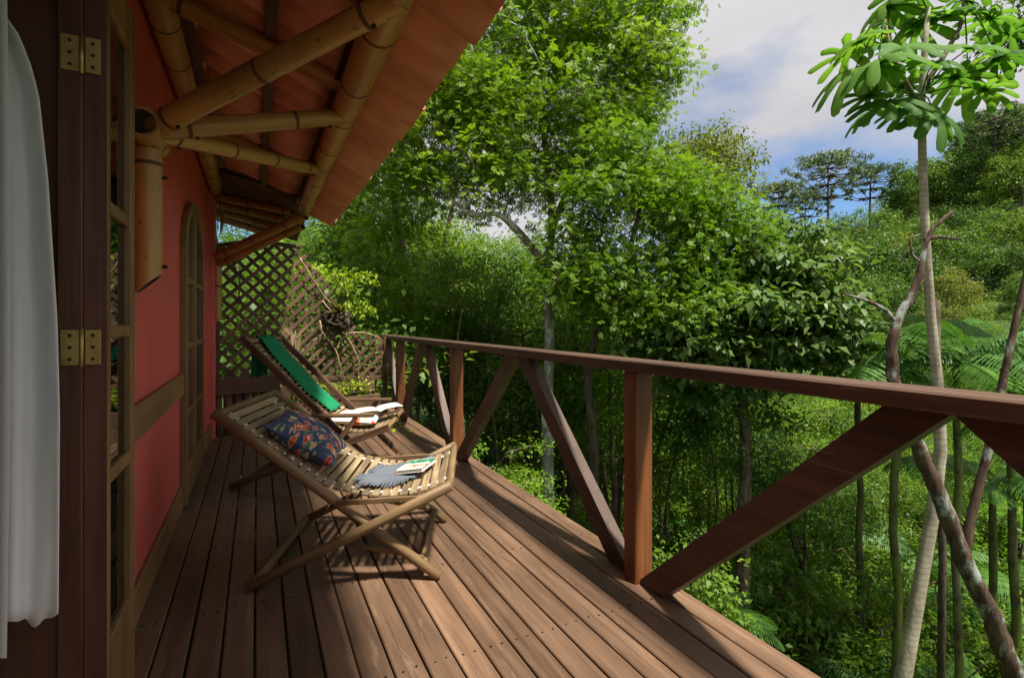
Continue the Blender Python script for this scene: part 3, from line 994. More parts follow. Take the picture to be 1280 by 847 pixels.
def plank(name, a, b, w, t, mat, parent, up=(0, 0, 1), c=0.003):
    M, L = frame_y(a, b, up)
    m = MB(); m.cbox(-w/2, w/2, 0, L, -t/2, t/2, c)
    o = link(name, m.mesh(name, mat), parent)
    o.matrix_basis = M
    return o

CH1 = (0.475, 2.729); ANG1 = math.radians(-21.1)
SEAT1 = [(-0.555, 0.748), (-0.35, 0.585), (-0.135, 0.435), (0.0, 0.385), (0.12, 0.362), (0.25, 0.366), (0.38, 0.395), (0.452, 0.428)]
def build_chair1():
    c = thing('deck_chair', (*CH1, 0), 'weathered round-pole deck chair holding the floral cushion and grey throw', 'deck chair', rz=ANG1)
    w = 0.335
    for s in (-1, 1):
        y = s * w
        pole('back_rail', (-0.565, y, 0.757), (0.405, y, 0.012), 0.023, MAT['chair'], c, 12)
        yi = y - s * 0.046 if s > 0 else y - 0.046
        yo = y + s * 0.047
        pole('seat_rail', (-0.405, yo, 0.015), (0.462, yo, 0.432), 0.023, MAT['chair'], c, 12)
        plank('side_brace', (-0.035, y + s * 0.032, 0.362), (0.395, y + s * 0.032, 0.378), 0.012, 0.024, MAT['chair'], c)
        plank('lower_brace', (-0.03, y - s * 0.03, 0.165), (0.335, y - s * 0.03, 0.085), 0.012, 0.022, MAT['chair'], c)
    pole('cross_bar', (-0.385, -w - .04, 0.028), (-0.385, w + .04, 0.028), 0.020, MAT['chair'], c)
    pole('cross_bar', (0.335, -w, 0.066), (0.335, w, 0.066), 0.018, MAT['chair'], c)
    pole('cross_bar', (-0.552, -w, 0.747), (-0.552, w, 0.747), 0.019, MAT['chair'], c)
    pole('cross_bar', (0.452, -w - .04, 0.427), (0.452, w + .04, 0.427), 0.019, MAT['chair'], c)
    P = curve_pts(SEAT1, 27)
    m = MB(); m.cbox(-0.0165, 0.0165, -0.30, 0.30, -0.006, 0.006, 0.002); slat = m.mesh('slat', MAT['slat'])
    for k in range(1, 26):
        o = link('slat', slat, c)
        dt = P[k+1] - P[k-1]
        o.location = (P[k][0], random.uniform(-.006, .006), P[k][1] + 0.004)
        o.rotation_euler = (0, -math.atan2(dt[1], dt[0]), random.uniform(-.012, .012))
    P2 = curve_pts(SEAT1, 80)
    for y in (-0.235, 0.235):
        for dy in (-0.008, 0.008):
            m = MB()
            m.tube([(p[0], y + dy, p[1] + 0.004 + 0.002 * math.sin(k * 1.7 + dy * 300)) for k, p in enumerate(P2)], 0.0042, 5)
            o = link('cord', m.mesh('cord', MAT['rope'], True), c)
    return c
build_chair1()

CH2 = (-0.16, 4.14); ANG2 = math.atan2(-0.375, 0.927)
def build_chair2():
    c = thing('deck_chair', (*CH2, 0), 'dark slatted deck chair with flat armrests beside the lattice, green cloth over its back', 'deck chair', rz=ANG2)
    w = 0.655
    D = MAT['chair_dark']
    for y, s in ((0.0, -1), (w, 1)):
        plank('back_rail', (0.065, y, 1.04), (1.10, y, 0.012), 0.032, 0.042, D, c)
        plank('seat_rail', (0.0, y + s * 0.034, 0.018), (1.08, y + s * 0.034, 0.412), 0.030, 0.045, D, c)
        plank('armrest', (0.55, y + s * 0.045, 0.50), (0.98, y + s * 0.045, 0.50), 0.058, 0.022, D, c)
        plank('arm_post', (0.62, y + s * 0.040, 0.24), (0.62, y + s * 0.040, 0.49), 0.030, 0.034, D, c)
        plank('arm_brace', (0.72, y + s * 0.060, 0.30), (0.86, y + s * 0.060, 0.489), 0.022, 0.034, D, c)
    pole('cross_bar', (0.09, 0, 1.015), (0.09, w, 1.015), 0.018, MAT['chair'], c)
    pole('cross_bar', (1.065, -.03, 0.405), (1.065, w + .03, 0.405), 0.018, MAT['chair'], c)
    pole('cross_bar', (0.03, -.03, 0.03), (0.03, w + .03, 0.03), 0.018, D, c)
    pole('cross_bar', (1.05, 0, 0.06), (1.05, w, 0.06), 0.018, D, c)
    ctrl = [(0.09, 1.01), (0.26, 0.80), (0.44, 0.60), (0.60, 0.455), (0.74, 0.385), (0.90, 0.37), (1.06, 0.405)]
    P = curve_pts(ctrl, 32)
    m = MB(); m.cbox(-0.0145, 0.0145, 0.028, w - 0.028, -0.006, 0.006, 0.002); slat = m.mesh('slat', MAT['slat'])
    for k in range(1, 31):
        o = link('slat', slat, c)
        dt = P[k+1] - P[k-1]
        o.location = (P[k][0], 0, P[k][1])
        o.rotation_euler = (0, -math.atan2(dt[1], dt[0]), 0)
    return ctrl
CTRL2 = build_chair2()

def chair_mat(loc, ang): return Matrix.Translation((*loc, 0)) @ Matrix.Rotation(ang, 4, 'Z')
M1, M2 = chair_mat(CH1, ANG1), chair_mat(CH2, ANG2)

def pillow_mesh(name, sx, sy, th, mat, n=22):
    m = MB()
    vs, fs = [], []
    for side in (1, -1):
        for j in range(n + 1):
            for i in range(n + 1):
                a, b = i / n * 2 - 1, j / n * 2 - 1
                h = (max(0, 1 - abs(a) ** 2.6) * max(0, 1 - abs(b) ** 2.6)) ** 0.55
                pin = 1 - 0.09 * (1 - abs(b) ** 2) * abs(a) ** 3
                pin2 = 1 - 0.09 * (1 - abs(a) ** 2) * abs(b) ** 3
                wr = 0.004 * math.sin(a * 7 + b * 3) * (1 - h) + 0.003 * math.sin(b * 9 - a * 2)
                vs.append((a * sx / 2 * pin, b * sy / 2 * pin2, side * (h * th / 2) + wr * h))
    N = (n + 1) ** 2
    for j in range(n):
        for i in range(n):
            a = j * (n + 1) + i
            fs.append((a, a + 1, a + n + 2, a + n + 1))
            fs.append((N + a, N + a + n + 1, N + a + n + 2, N + a + 1))
    m.add(vs, fs)
    return m.mesh(name, mat, True)

def build_on_chairs():
    # floral cushion leaning on the near chair's back
    o = link('cushion', pillow_mesh('cushion', 0.37, 0.36, 0.15, MAT['floral']))
    t, z = -0.255, 0.525
    sl = math.atan2(0.15, -0.215)
    o.matrix_basis = M1 @ Matrix.Translation((t + 0.005, -0.05, z + 0.062)) @ Matrix.Rotation(math.radians(33), 4, 'Y') @ Matrix.Rotation(math.radians(4), 4, 'Z')
    tag(o, 'navy cushion with red and orange flower print on the round-pole deck chair', 'cushion')
    # grey throw folded on the seat, fringe along its edges
    P = curve_pts(SEAT1, 400)
    def seat_z(t): return float(np.interp(t, P[:, 0], P[:, 1]))
    m = MB(); vs, fs = [], []
    n1, n2 = 26, 22
    base = M1
    def clothp(a, b, lift):
        # a: -1..1 across the fold (chair t), b: 0..1 across the chair, skewed as dropped
        t = 0.188 + a * 0.122 + (b - .5) * 0.06
        y = -0.155 + b * 0.30 + a * 0.05
        zz = seat_z(t) + 0.024 + lift + 0.006 * math.sin(a * 5 + b * 9) + 0.004 * math.sin(b * 17 + a * 3)
        return base @ Vector((t, y, zz))
    for j in range(n2 + 1):
        for i in range(n1 + 1):
            vs.append(clothp(i / n1 * 2 - 1, j / n2, 0.012))
    for j in range(n2):
        for i in range(n1):
            a = j * (n1 + 1) + i
            fs.append((a, a + 1, a + n1 + 2, a + n1 + 1))
    m.add(vs, fs)
    o = m.build('throw', MAT['grey_cloth'], None, True)
    sm = o.modifiers.new('thick', 'SOLIDIFY'); sm.thickness = 0.016; sm.offset = -1
    tag(o, 'folded grey throw with knotted fringe lying on the slatted seat', 'throw')
    m = MB()
    for k in range(70):
        b = k / 69
        for row in (0, 1):
            p = clothp(-1 + 0.06 * row, b, 0.010 - row * .002)
            q = clothp(-1.28 + random.uniform(-.10, .05), b + random.uniform(-.03, .03), random.uniform(-0.002, .004))
            mid = (p + q) / 2 + Vector((random.uniform(-.006, .006), random.uniform(-.006, .006), random.uniform(.002, .009)))
            m.tube([p, mid, q], [0.0026, 0.0026, 0.0018], 4)
    for k in range(60):
        a = -1 + 1.75 * k / 59
        p = clothp(a, 0.0, 0.008)
        q = clothp(a + random.uniform(-.05, .05), -0.20 + random.uniform(-.05, .05), 0.0)
        mid = (p + q) / 2 + Vector((0, 0, .004))
        m.tube([p, mid, q], [0.0026, 0.0026, 0.0018], 4)
    m.build('fringe', MAT['grey_cloth'], o)
    # book on the throw
    t = thing('book', M1 @ Vector((0.275, -0.005, seat_z(0.275) + 0.041)), 'thin book with green and cream cover on the grey throw', 'book')
    t.rotation_euler = (0, math.radians(-9), ANG1 + math.radians(-16))
    m = MB(); m.cbox(-0.066, 0.066, -0.099, 0.099, 0.002, 0.016, 0.001); link('pages', m.mesh('pages', MAT['paper']), t)
    m = MB(); m.cbox(-0.070, 0.070, -0.103, 0.103, 0.0162, 0.0185, 0.0005); link('cover', m.mesh('cover', MAT['cover']), t)
    m = MB(); m.cbox(-0.070, 0.070, -0.103, 0.103, 0.0, 0.0018, 0.0005); link('back_cover', m.mesh('back_cover', MAT['paper']), t)
    m = MB(); m.cbox(-0.0715, -0.0665, -0.103, 0.103, 0.0, 0.0186, 0.0005); link('spine', m.mesh('spine', MAT['cover']), t)
    # green cloth over the far chair's back
    Q = curve_pts(CTRL2, 100)
    m = MB(); vs, fs = [], []
    n1, n2 = 44, 12
    for j in range(n1 + 1):
        if j < 6:                                     # short tail behind the top bar
            tt, zz = 0.072 - 0.0 * j, 1.04 - (6 - j) * 0.05 + 0.0
            tt = 0.058
        else:
            k = (j - 6) / (n1 - 6) * 60
            p = Q[int(k)]; tt, zz = p[0] + 0.016, p[1] + 0.020
            if j == 6: tt, zz = 0.085, 1.043
        for i in range(n2 + 1):
            y = 0.17 + i / n2 * 0.295 + 0.012 * math.sin(j * .35) + j * 0.0015
            vs.append(M2 @ Vector((tt + 0.004 * math.sin(i * 1.1 + j * .2), y, zz + 0.005 * math.sin(i * .9 + j * .15))))
    for j in range(n1):
        for i in range(n2):
            a = j * (n2 + 1) + i
            fs.append((a, a + 1, a + n2 + 2, a + n2 + 1))
    m.add(vs, fs)
    o = m.build('green_cloth', MAT['green_cloth'], None, True)
    sm = o.modifiers.new('thick', 'SOLIDIFY'); sm.thickness = 0.006
    tag(o, 'green cloth draped over the back of the dark deck chair', 'cloth')
    # pale patterned cushion and open papers on the far seat
    o = link('cushion', pillow_mesh('cushion', 0.34, 0.36, 0.09, MAT['floral_pale']))
    o.matrix_basis = M2 @ Matrix.Translation((0.80, 0.25, 0.432)) @ Matrix.Rotation(math.radians(4), 4, 'Y')
    tag(o, 'pale printed cushion on the seat of the dark deck chair', 'cushion')
    m = MB(); vs, fs = [], []
    for j in range(7):
        for i in range(13):
            a = i / 12 * 2 - 1
            vs.append((a * 0.17, (j / 6 - .5) * 0.24, 0.018 * (1 - abs(a)) ** .5 * (abs(a) ** .3) + 0.012 * abs(a)))
    for j in range(6):
        for i in range(12):
            a = j * 13 + i
            fs.append((a, a + 1, a + 14, a + 13))
    m.add(vs, fs)
    o = link('open_magazine', m.mesh('open_magazine', MAT['paper'], True))
    sm = o.modifiers.new('thick', 'SOLIDIFY'); sm.thickness = 0.006; sm.offset = -1
    o.matrix_basis = M2 @ Matrix.Translation((0.93, 0.37, 0.474)) @ Matrix.Rotation(math.radians(-6), 4, 'Y') @ Matrix.Rotation(math.radians(20), 4, 'Z')
    tag(o, 'white open magazine lying across the dark deck chair seat', 'magazine')
build_on_chairs()

# ------------------------------------------------------------------ lattice screen at the end of the deck
LW, LE = Vector((-0.41, 6.16, 0)), Vector((1.46, 6.74, 0))
LD = (LE - LW).normalized()
LN = Vector((LD.y, -LD.x, 0))                         # towards the camera side
def on_lattice(u, v):
    """photo pixel -> (s, z) on the upright lattice plane"""
    p = W(u, v, 1.0) - Vector((0, 0, CAM_H))
    k = (LW.dot(LN)) / (p.dot(LN))
    q = p * k
    return ((q - LW).dot(LD), q.z + CAM_H)

def build_lattice():
    t = thing('lattice_screen', (LW + LD * 0.9), 'brown diagonal lattice screen with a curved top closing the deck end', 'lattice screen')
    poly = [on_lattice(u, v) for u, v in ((271, 473), (271, 307), (300, 303), (340, 304), (375, 309), (390, 330), (408, 352), (432, 395), (455, 418), (480, 421), (481, 470))]
    pl = np.array(poly)
    def clip(p0, dr):
        hits = []
        for (a, b) in zip(poly, poly[1:] + poly[:1]):
            ex, ey = b[0] - a[0], b[1] - a[1]
            den = dr[0] * ey - dr[1] * ex
            if abs(den) < 1e-9: continue
            k = ((a[0] - p0[0]) * ey - (a[1] - p0[1]) * ex) / den
            s = ((a[0] - p0[0]) * dr[1] - (a[1] - p0[1]) * dr[0]) / den
            if 0 <= s < 1: hits.append(k)
        hits.sort()
        return [(hits[i], hits[i+1]) for i in range(0, len(hits) - 1, 2)]
    m = MB(); m.cbox(-0.018, 0.018, 0, 1, -0.006, 0.006, 0.002); unit = m.mesh('slat', MAT['lattice'])
    step = 0.147
    for sgn in (1, -1):
        dr = (math.cos(math.radians(43)), sgn * math.sin(math.radians(43)))
        for k in range(-16, 34):
            s0 = k * step + (0.03 if sgn > 0 else 0.0)
            for a, b in clip((s0, 0.5), dr):
                if b - a < 0.04: continue
                j = random.uniform(-.02, .02)
                pa = LW + LD * (s0 + dr[0] * a) + Vector((0, 0, 0.5 + dr[1] * a)) + LN * (0.007 * sgn)
                pb = LW + LD * (s0 + dr[0] * b) + Vector((0, 0, 0.5 + dr[1] * b + j * .3)) + LN * (0.007 * sgn)
                M, L = frame_y(pa, pb, LN)
                o = link('slat', unit, t)
                o.matrix_basis = WM[t.name].inverted() @ M @ Matrix.Diagonal((1, L, 1, 1))
    # arched top rail, side stile and bottom rail
    def pt(s, z, off=0.0): return LW + LD * s + Vector((0, 0, z)) + LN * off
    m = MB()
    m.tube([pt(*p, 0.0) for p in poly[1:5]], 0.022, 8); m.build('top_rail', MAT['lattice'], t, True)
    m = MB(); m.bar(pt(*poly[0]) - Vector((0, 0, .1)), pt(*poly[1]), 0.05, 0.04, LN); m.build('stile', MAT['lattice'], t)
    m = MB(); m.bar(pt(poly[0][0], poly[0][1] - 0.015), pt(poly[-1][0], poly[-1][1] - 0.015), 0.05, 0.05); m.build('bottom_rail', MAT['lattice'], t)
    m = MB(); m.bar(pt(poly[-1][0], -0.02), pt(poly[-1][0], poly[-2][1]), 0.05, 0.05, LN); m.build('end_stile', MAT['lattice'], t)
    # low sill beam on log blocks
    s = thing('sill_beam', LW + LD * 0.3, 'thick dark timber beam on upright logs below the lattice', 'beam')
    m = MB(); m.bar(pt(-0.02, 0.49, 0.06), pt(0.62, 0.50, 0.06), 0.14, 0.17); m.build('beam', MAT['jamb'], s)
    k = 0
    for sx in np.arange(0.03, 0.60, 0.088):
        m = MB(); rr = random.uniform(.036, .046)
        m.tube([pt(sx, -0.005, 0.07), pt(sx + .004, 0.2, 0.068), pt(sx, 0.412, 0.07)], [rr, rr * .95, rr], 9, wob=.06); m.build('log', MAT['log'], s, True)
    # planter box at the right part of the screen
    b = thing('planter_box', LW + LD * 1.3, 'low timber planter box in front of the lattice', 'planter')
    for z in (0.07, 0.215):
        m = MB(); m.bar(pt(0.66, z, 0.26), pt(1.74, z, 0.26), 0.035, 0.14); m.build('board', MAT['log'], b)
    m = MB(); m.bar(pt(0.66, 0.36, 0.0), pt(1.80, 0.36, 0.0), 0.05, 0.15); m.build('back_board', MAT['log'], b)
    for sx in (0.69, 1.71):
        m = MB(); m.bar(pt(sx, 0.003, 0.22), pt(sx, 0.29, 0.22), 0.05, 0.05, LN); m.build('corner_post', MAT['log'], b)
        m = MB(); m.bar(pt(sx, 0.14, 0.03), pt(sx, 0.14, 0.195), 0.03, 0.26); m.build('side_board', MAT['log'], b)
    m = MB(); m.bar(pt(0.71, 0.12, 0.13), pt(1.69, 0.12, 0.13), 0.20, 0.22); m.build('soil', MAT['soil'], b)
    return pt
lat_pt = build_lattice()

# ------------------------------------------------------------------ leaves and trees
def leaf_arrays(C, Dn, N, L, Wd, fold=0.15, droop=0.2):
    """quads: centre C, long axis Dn, normal N (n,3); L, Wd (n,)"""
    Dn = Dn / np.linalg.norm(Dn, axis=1, keepdims=True)
    N = N - Dn * np.sum(N * Dn, 1, keepdims=True)
    N = N / (np.linalg.norm(N, axis=1, keepdims=True) + 1e-9)
    S = np.cross(Dn, N)
    L = L[:, None]; Wd = Wd[:, None]
    b = C - Dn * L * 0.5
    t = C + Dn * L * 0.5 - N * L * droop
    l = C - S * Wd * 0.5 + N * Wd * fold - Dn * L * 0.06
    r = C + S * Wd * 0.5 + N * Wd * fold - Dn * L * 0.06
    return np.stack([b, r, t, l], 1).reshape(-1, 3)

def quads_mesh(name, V, mat, var):
    n = len(V) // 4
    me = bpy.data.meshes.new(name)
    me.vertices.add(len(V)); me.vertices.foreach_set('co', V.astype(np.float32).ravel())
    me.loops.add(4 * n); me.loops.foreach_set('vertex_index', np.arange(4 * n, dtype=np.int32))
    me.polygons.add(n)
    me.polygons.foreach_set('loop_start', np.arange(0, 4 * n, 4, dtype=np.int32))
    me.polygons.foreach_set('loop_total', np.full(n, 4, np.int32))
    at = me.attributes.new('var', 'FLOAT', 'POINT')
    at.data.foreach_set('value', np.repeat(var, 4).astype(np.float32))
    me.materials.append(mat)
    me.update(calc_edges=True)
    return me

def unit_rand(n, rng): 
    v = rng.normal(size=(n, 3)); return v / np.linalg.norm(v, axis=1, keepdims=True)

def clump_leaves(centers, radii, per, rng, L=0.10, ratio=0.45, flat=0.55, up=0.7, pinnate=0, tone=0.5):
    """leaf clouds round clump centres; returns quad vertices and tint"""
    Vs, vars_ = [], []
    k = len(centers)
    ctone = rng.uniform(0, 1, k)
    for c, r, tn in zip(centers, radii, ctone):
        n = max(4, int(per * rng.uniform(0.7, 1.3)))
        p = rng.normal(size=(n, 3)) * 0.52
        q = np.linalg.norm(p, axis=1, keepdims=True)
        p = p * np.minimum(1, 1.15 / (q + 1e-6))
        p[:, 2] *= flat
        off = p * r
        C = c + off
        out = p / (np.linalg.norm(p, axis=1, keepdims=True) + 1e-6)
        D = out * 0.8 + unit_rand(n, rng) * 0.8; D[:, 2] -= 0.25
        N = unit_rand(n, rng) * (1 - up) + np.array([0, 0, 1.0]) * up + out * 0.25
        if pinnate:
            D = D / np.linalg.norm(D, axis=1, keepdims=True)
            N = N - D * np.sum(N * D, 1, keepdims=True); N /= np.linalg.norm(N, axis=1, keepdims=True) + 1e-9
            S = np.cross(D, N)
            LL = L * rng.uniform(0.6, 1.4, n)
            step = LL * 0.42
            for j in range(pinnate):
                a = (j // 2) * step[:, None]; s = 1 if j % 2 else -1
                if j == pinnate - 1: s = 0
                cc = C + D * a + S * (s * LL[:, None] * 0.42) - np.array([0, 0, 1.0]) * (a ** 2) * 0.35
                dd = D * 0.55 + S * s * 0.9
                Vs.append(leaf_arrays(cc, dd, N, LL, LL * ratio, 0.1, 0.12))
                vars_.append(np.clip(tn * 0.5 + rng.uniform(0, 0.5, n), 0, 1))
        else:
            LL = L * rng.uniform(0.45, 1.45, n)
            Vs.append(leaf_arrays(C, D, N, LL, LL * ratio, 0.15, 0.2))
            vars_.append(np.clip(tn * 0.5 + rng.uniform(0, 0.5, n), 0, 1))
    return np.concatenate(Vs), np.concatenate(vars_)

def skeleton(trunk, trad, clumps, rng, limbs=(), tip=0.010, sides=6):
    """branches from a trunk path (and given limbs) out to every clump centre; returns an MB"""
    mb = MB()
    nodes = []
    def add_path(pts, r0, r1, n):
        rr = np.linspace(r0, r1, len(pts))
        mb.tube([Vector(p) for p in pts], list(rr), n, wob=0.06)
        for p, r in zip(pts, rr): nodes.append((np.array(p), r))
    def smooth(pts, k=5):
        P = np.array([tuple(p) for p in pts], float)
        out = []
        for i in range(len(P) - 1):
            p0, p1, p2, p3 = P[max(i-1, 0)], P[i], P[i+1], P[min(i+2, len(P)-1)]
            for j in range(k):
                t = j / k
                out.append(0.5 * (2*p1 + (p2-p0)*t + (2*p0-5*p1+4*p2-p3)*t*t + (-p0+3*p1-3*p2+p3)*t**3))
        out.append(P[-1])
        return np.array(out)
    tp = smooth(trunk)
    add_path(tp, trad[0], trad[1], 10)
    first = len(tp) // 3
    for lp, ra, rb in limbs:
        add_path(smooth(lp), ra, rb, 8)
    start = first
    cl = np.array(clumps)
    pos = np.array([n[0] for n in nodes[start:]])
    d0 = np.min(np.linalg.norm(cl[:, None] - pos[None], axis=2), axis=1)
    for i in np.argsort(d0):
        c = cl[i]
        pos = np.array([n[0] for n in nodes[start:]])
        dv = c - pos
        cost = np.linalg.norm(dv, axis=1) + 0.9 * np.maximum(0, -dv[:, 2])
        j = int(np.argmin(cost))
        p, r = nodes[start + j]
        L = np.linalg.norm(c - p)
        if L < 0.05: continue
        r0 = max(tip, min(r * 0.7, 0.012 + 0.016 * L))
        m = 5
        pts = []
        side = rng.normal(size=3) * 0.10 * L
        for q in range(m + 1):
            t = q / m
            s = p + (c - p) * t + side * math.sin(PI * t) + np.array([0, 0, 1.0]) * (0.10 * L * math.sin(PI * t))
            if 0 < q < m: s = s + rng.normal(size=3) * 0.03 * L
            pts.append(s)
        rr = np.linspace(r0, tip * 0.7, m + 1)
        mb.tube([Vector(x) for x in pts], list(rr), sides if r0 > 0.02 else 4)
        for x, y in zip(pts[1:], rr[1:]): nodes.append((x, y))
    return mb

def blob_clumps(blobs, rng):
    """blobs: (centre, (rx, ry, rz), count) -> clump centres, spread through the volume and biased to the shell"""
    out = []
    for c, r, n in blobs:
        v = unit_rand(n, rng) * (rng.uniform(0.12, 1.0, n) ** 0.5)[:, None]
        out.append(np.array(c) + v * np.array(r))
    return np.concatenate(out)

def px_blob(u, v, d, ru, rv, rd, n):
    """ellipsoid given by its photo outline and depth, axes turned to the world"""
    c = W(u, v, d)
    return (np.array(c), (ru / F_PX * d, rd, rv / F_PX * d), n)

def px_clumps(blobs, rng):
    out = []
    for u, v, d, ru, rv, rd, n in blobs:
        q = unit_rand(n, rng) * (rng.uniform(0.10, 1.0, n) ** 0.5)[:, None]
        c = np.array(W(u, v, d))
        R = np.array([CT, -ST, 0]); Fw = np.array([ST, CT, 0])
        out.append(c + q[:, :1] * R * (ru / F_PX * d) + q[:, 1:2] * Fw * rd + q[:, 2:] * np.array([0, 0, 1.0]) * (rv / F_PX * d))
    return np.concatenate(out)

def tree_at(name, label, trunk, trad, clumps, crad, per, leafmat, barkmat, rng, L=0.09, ratio=0.45, flat=0.55, up=0.7, pinnate=0, limbs=(), group=None, tip=0.010, cat='tree'):
    """a single tree built where it stands"""
    base = Vector(trunk[0])
    t = thing(name, base, label, cat, group)
    sk = skeleton(trunk, trad, clumps, rng, limbs, tip)
    sk.build('trunk', barkmat, t, True)
    rad = crad * rng.uniform(0.7, 1.35, len(clumps))
    V, var = clump_leaves(clumps, rad, per, rng, L, ratio, flat, up, pinnate)
    me = quads_mesh('crown', V, leafmat, var)
    link('crown', me, t, True)
    return t

def gz(x, y): return float(ground_z(x, y))
def foot(u, d):
    x, y = RD((u - U0) / F_PX * d, d)
    return Vector((x, y, gz(x, y) - 0.15))

def build_hero_trees():
    rng = np.random.default_rng(3)
    # big feathery tree with the pale trunk
    tr = [foot(688, 9.0), W(686, 640, 9.0), W(684, 520, 9.0), W(687, 430, 9.0), W(683, 340, 9.0), W(690, 285, 9.0), W(684, 200, 9.1), W(668, 90, 9.2), W(660, -60, 9.3)]
    limbs = [([W(684, 335, 9.0), W(650, 292, 8.7), W(622, 268, 8.5), W(590, 268, 8.3), W(560, 245, 8.2)], 0.075, 0.025),
             ([W(690, 285, 9.0), W(725, 200, 9.2), W(760, 110, 9.4), W(800, 30, 9.5)], 0.07, 0.02),
             ([W(686, 250, 9.0), W(655, 190, 8.8), W(640, 130, 8.7), W(615, 70, 8.6)], 0.06, 0.02),
             ([W(684, 230, 9.0), W(640, 170, 9.6), W(590, 130, 9.8)], 0.05, 0.02)]
    cl = px_clumps([(560, 180, 8.4, 105, 105, 1.3, 62), (650, 60, 9.0, 120, 120, 1.8, 90), (770, 60, 9.4, 85, 95, 1.4, 64),
                    (660, -120, 9.0, 190, 110, 2.0, 60), (640, 210, 8.8, 75, 60, 1.1, 34), (825, 80, 9.5, 34, 45, .6, 12),
                    (730, 170, 9.1, 70, 55, 1.2, 34), (540, 90, 8.4, 70, 60, 1.0, 24), (830, 10, 9.4, 45, 40, .8, 16), (780, 150, 9.3, 50, 30, .8, 18), (500, 220, 8.6, 60, 60, .9, 26), (600, 120, 8.7, 90, 70, 1.2, 40), (700, 20, 9.3, 110, 60, 1.3, 40), (480, 300, 8.9, 45, 40, .7, 14)], rng)
    tree_at('feathery_tree', 'tall feathery bright green tree with a pale lichened trunk behind the railing', tr, (0.12, 0.03), cl, 0.46, 74, MAT['leaf_bright'], MAT['bark_pale'], rng, L=0.052, ratio=0.42, flat=0.62, up=0.6, pinnate=7, limbs=limbs)
    # brighter tree just right of it
    tr = [foot(745, 8.2), W(742, 560, 8.2), W(735, 470, 8.2), W(752, 400, 8.2), W(780, 340, 8.2), W(800, 260, 8.2)]
    cl = px_clumps([(800, 265, 8.2, 110, 85, 1.4, 92), (880, 300, 8.1, 60, 70, 1.0, 36), (740, 340, 8.0, 75, 70, 1.0, 46), (840, 370, 7.9, 70, 45, .9, 26), (770, 200, 8.4, 70, 40, .9, 24)], rng)
    tree_at('bushy_tree', 'dense yellow-green tree with a leaning dark trunk beside the pale trunk', tr, (0.085, 0.03), cl, 0.44, 72, MAT['leaf_bright'], MAT['bark_dark'], rng, L=0.050, ratio=0.45, flat=0.6, up=0.6, pinnate=7)
    # olive crown rising behind
    tr = [foot(890, 17), W(892, 420, 17), W(890, 300, 17), W(885, 220, 17)]
    cl = px_clumps([(880, 215, 17, 62, 52, 1.8, 70), (850, 260, 17, 60, 60, 1.8, 50)], rng)
    tree_at('olive_tree', 'olive tinted tree crown rising behind the dense yellow-green tree', tr, (0.16, 0.05), cl, 0.75, 120, MAT['leaf_olive'], MAT['bark_brown'], rng, L=0.14, ratio=0.5)
    # broad-leaved tree in the middle
    tr = [foot(925, 8.6), W(930, 640, 8.6), W(932, 540, 8.6), W(925, 470, 8.6), W(935, 400, 8.6), W(950, 340, 8.6)]
    limbs = [([W(932, 535, 8.6), W(900, 480, 8.3), W(850, 470, 8.1), W(815, 500, 8.0)], 0.05, 0.02),
             ([W(928, 500, 8.6), W(965, 440, 8.4), W(1000, 400, 8.3)], 0.05, 0.02)]
    cl = px_clumps([(950, 330, 8.6, 85, 55, 1.2, 66), (985, 400, 8.3, 72, 62, 1.1, 66), (910, 410, 8.2, 80, 55, 1.1, 60), (1025, 425, 8.2, 34, 40, .7, 20), (850, 440, 8.0, 70, 40, .8, 34), (900, 480, 8.2, 70, 25, .8, 18)], rng)
    tree_at('broadleaf_tree', 'pale broad-leaved tree with crooked limbs above the handrail', tr, (0.12, 0.03), cl, 0.42, 70, MAT['leaf_broad'], MAT['bark_brown'], rng, L=0.135, ratio=0.68, flat=0.5, up=0.75, limbs=limbs)
    # dark slender trees at the left, in front of the sky
    k = 0
    specs = [(508, 11.5, 0.10, [(510, 420), (507, 330), (488, 230), (470, 150)], [(480, 170, 60, 70, 40), (500, 90, 60, 60, 30), (440, 260, 50, 40, 26)], 'dark tree with two leaning stems beyond the end of the railing'),
             (452, 13.0, 0.09, [(455, 400), (448, 310), (440, 220), (450, 120)], [(430, 230, 55, 70, 40), (420, 320, 45, 40, 24)], 'dark slender tree beyond the curved end of the lattice'),
             (560, 13.5, 0.09, [(560, 420), (552, 340), (565, 260), (580, 180)], [(550, 330, 60, 45, 34), (590, 380, 60, 40, 34), (520, 270, 40, 50, 22)], 'dark tree with low leafy limbs seen beneath the feathery crown'),
             (620, 15.0, 0.10, [(622, 460), (616, 380), (625, 320)], [(630, 370, 55, 34, 30), (600, 420, 60, 35, 30), (660, 420, 50, 30, 24)], 'dark broad-crowned tree left of the pale trunk')]
    for u, d, r, path, bl, lab in specs:
        tr = [foot(u, d)] + [W(a, b, d) for a, b in path]
        cl = px_clumps([(a, b, d, ru, rv, 1.3, n) for a, b, ru, rv, n in bl], rng)
        tree_at('dark_tree', lab, tr, (r, r * .4), cl, 0.50, 100, MAT['leaf_mid'], MAT['bark_dark'], rng, L=0.09, ratio=0.5, group='dark trees behind the railing')
    # foliage reaching in at the upper right corner
    tr = [foot(1430, 7.0), W(1425, 500, 7.0), W(1400, 200, 7.0), W(1370, 60, 7.0)]
    cl = px_clumps([(1335, 15, 7.0, 80, 65, .9, 60), (1420, 40, 7.2, 80, 90, 1.0, 50)], rng)
    tree_at('overhanging_tree', 'dark small-leaved branch hanging in beside the palmate leaves', tr, (0.11, 0.04), cl, 0.33, 110, MAT['leaf_dark'], MAT['bark_dark'], rng, L=0.07, ratio=0.5)
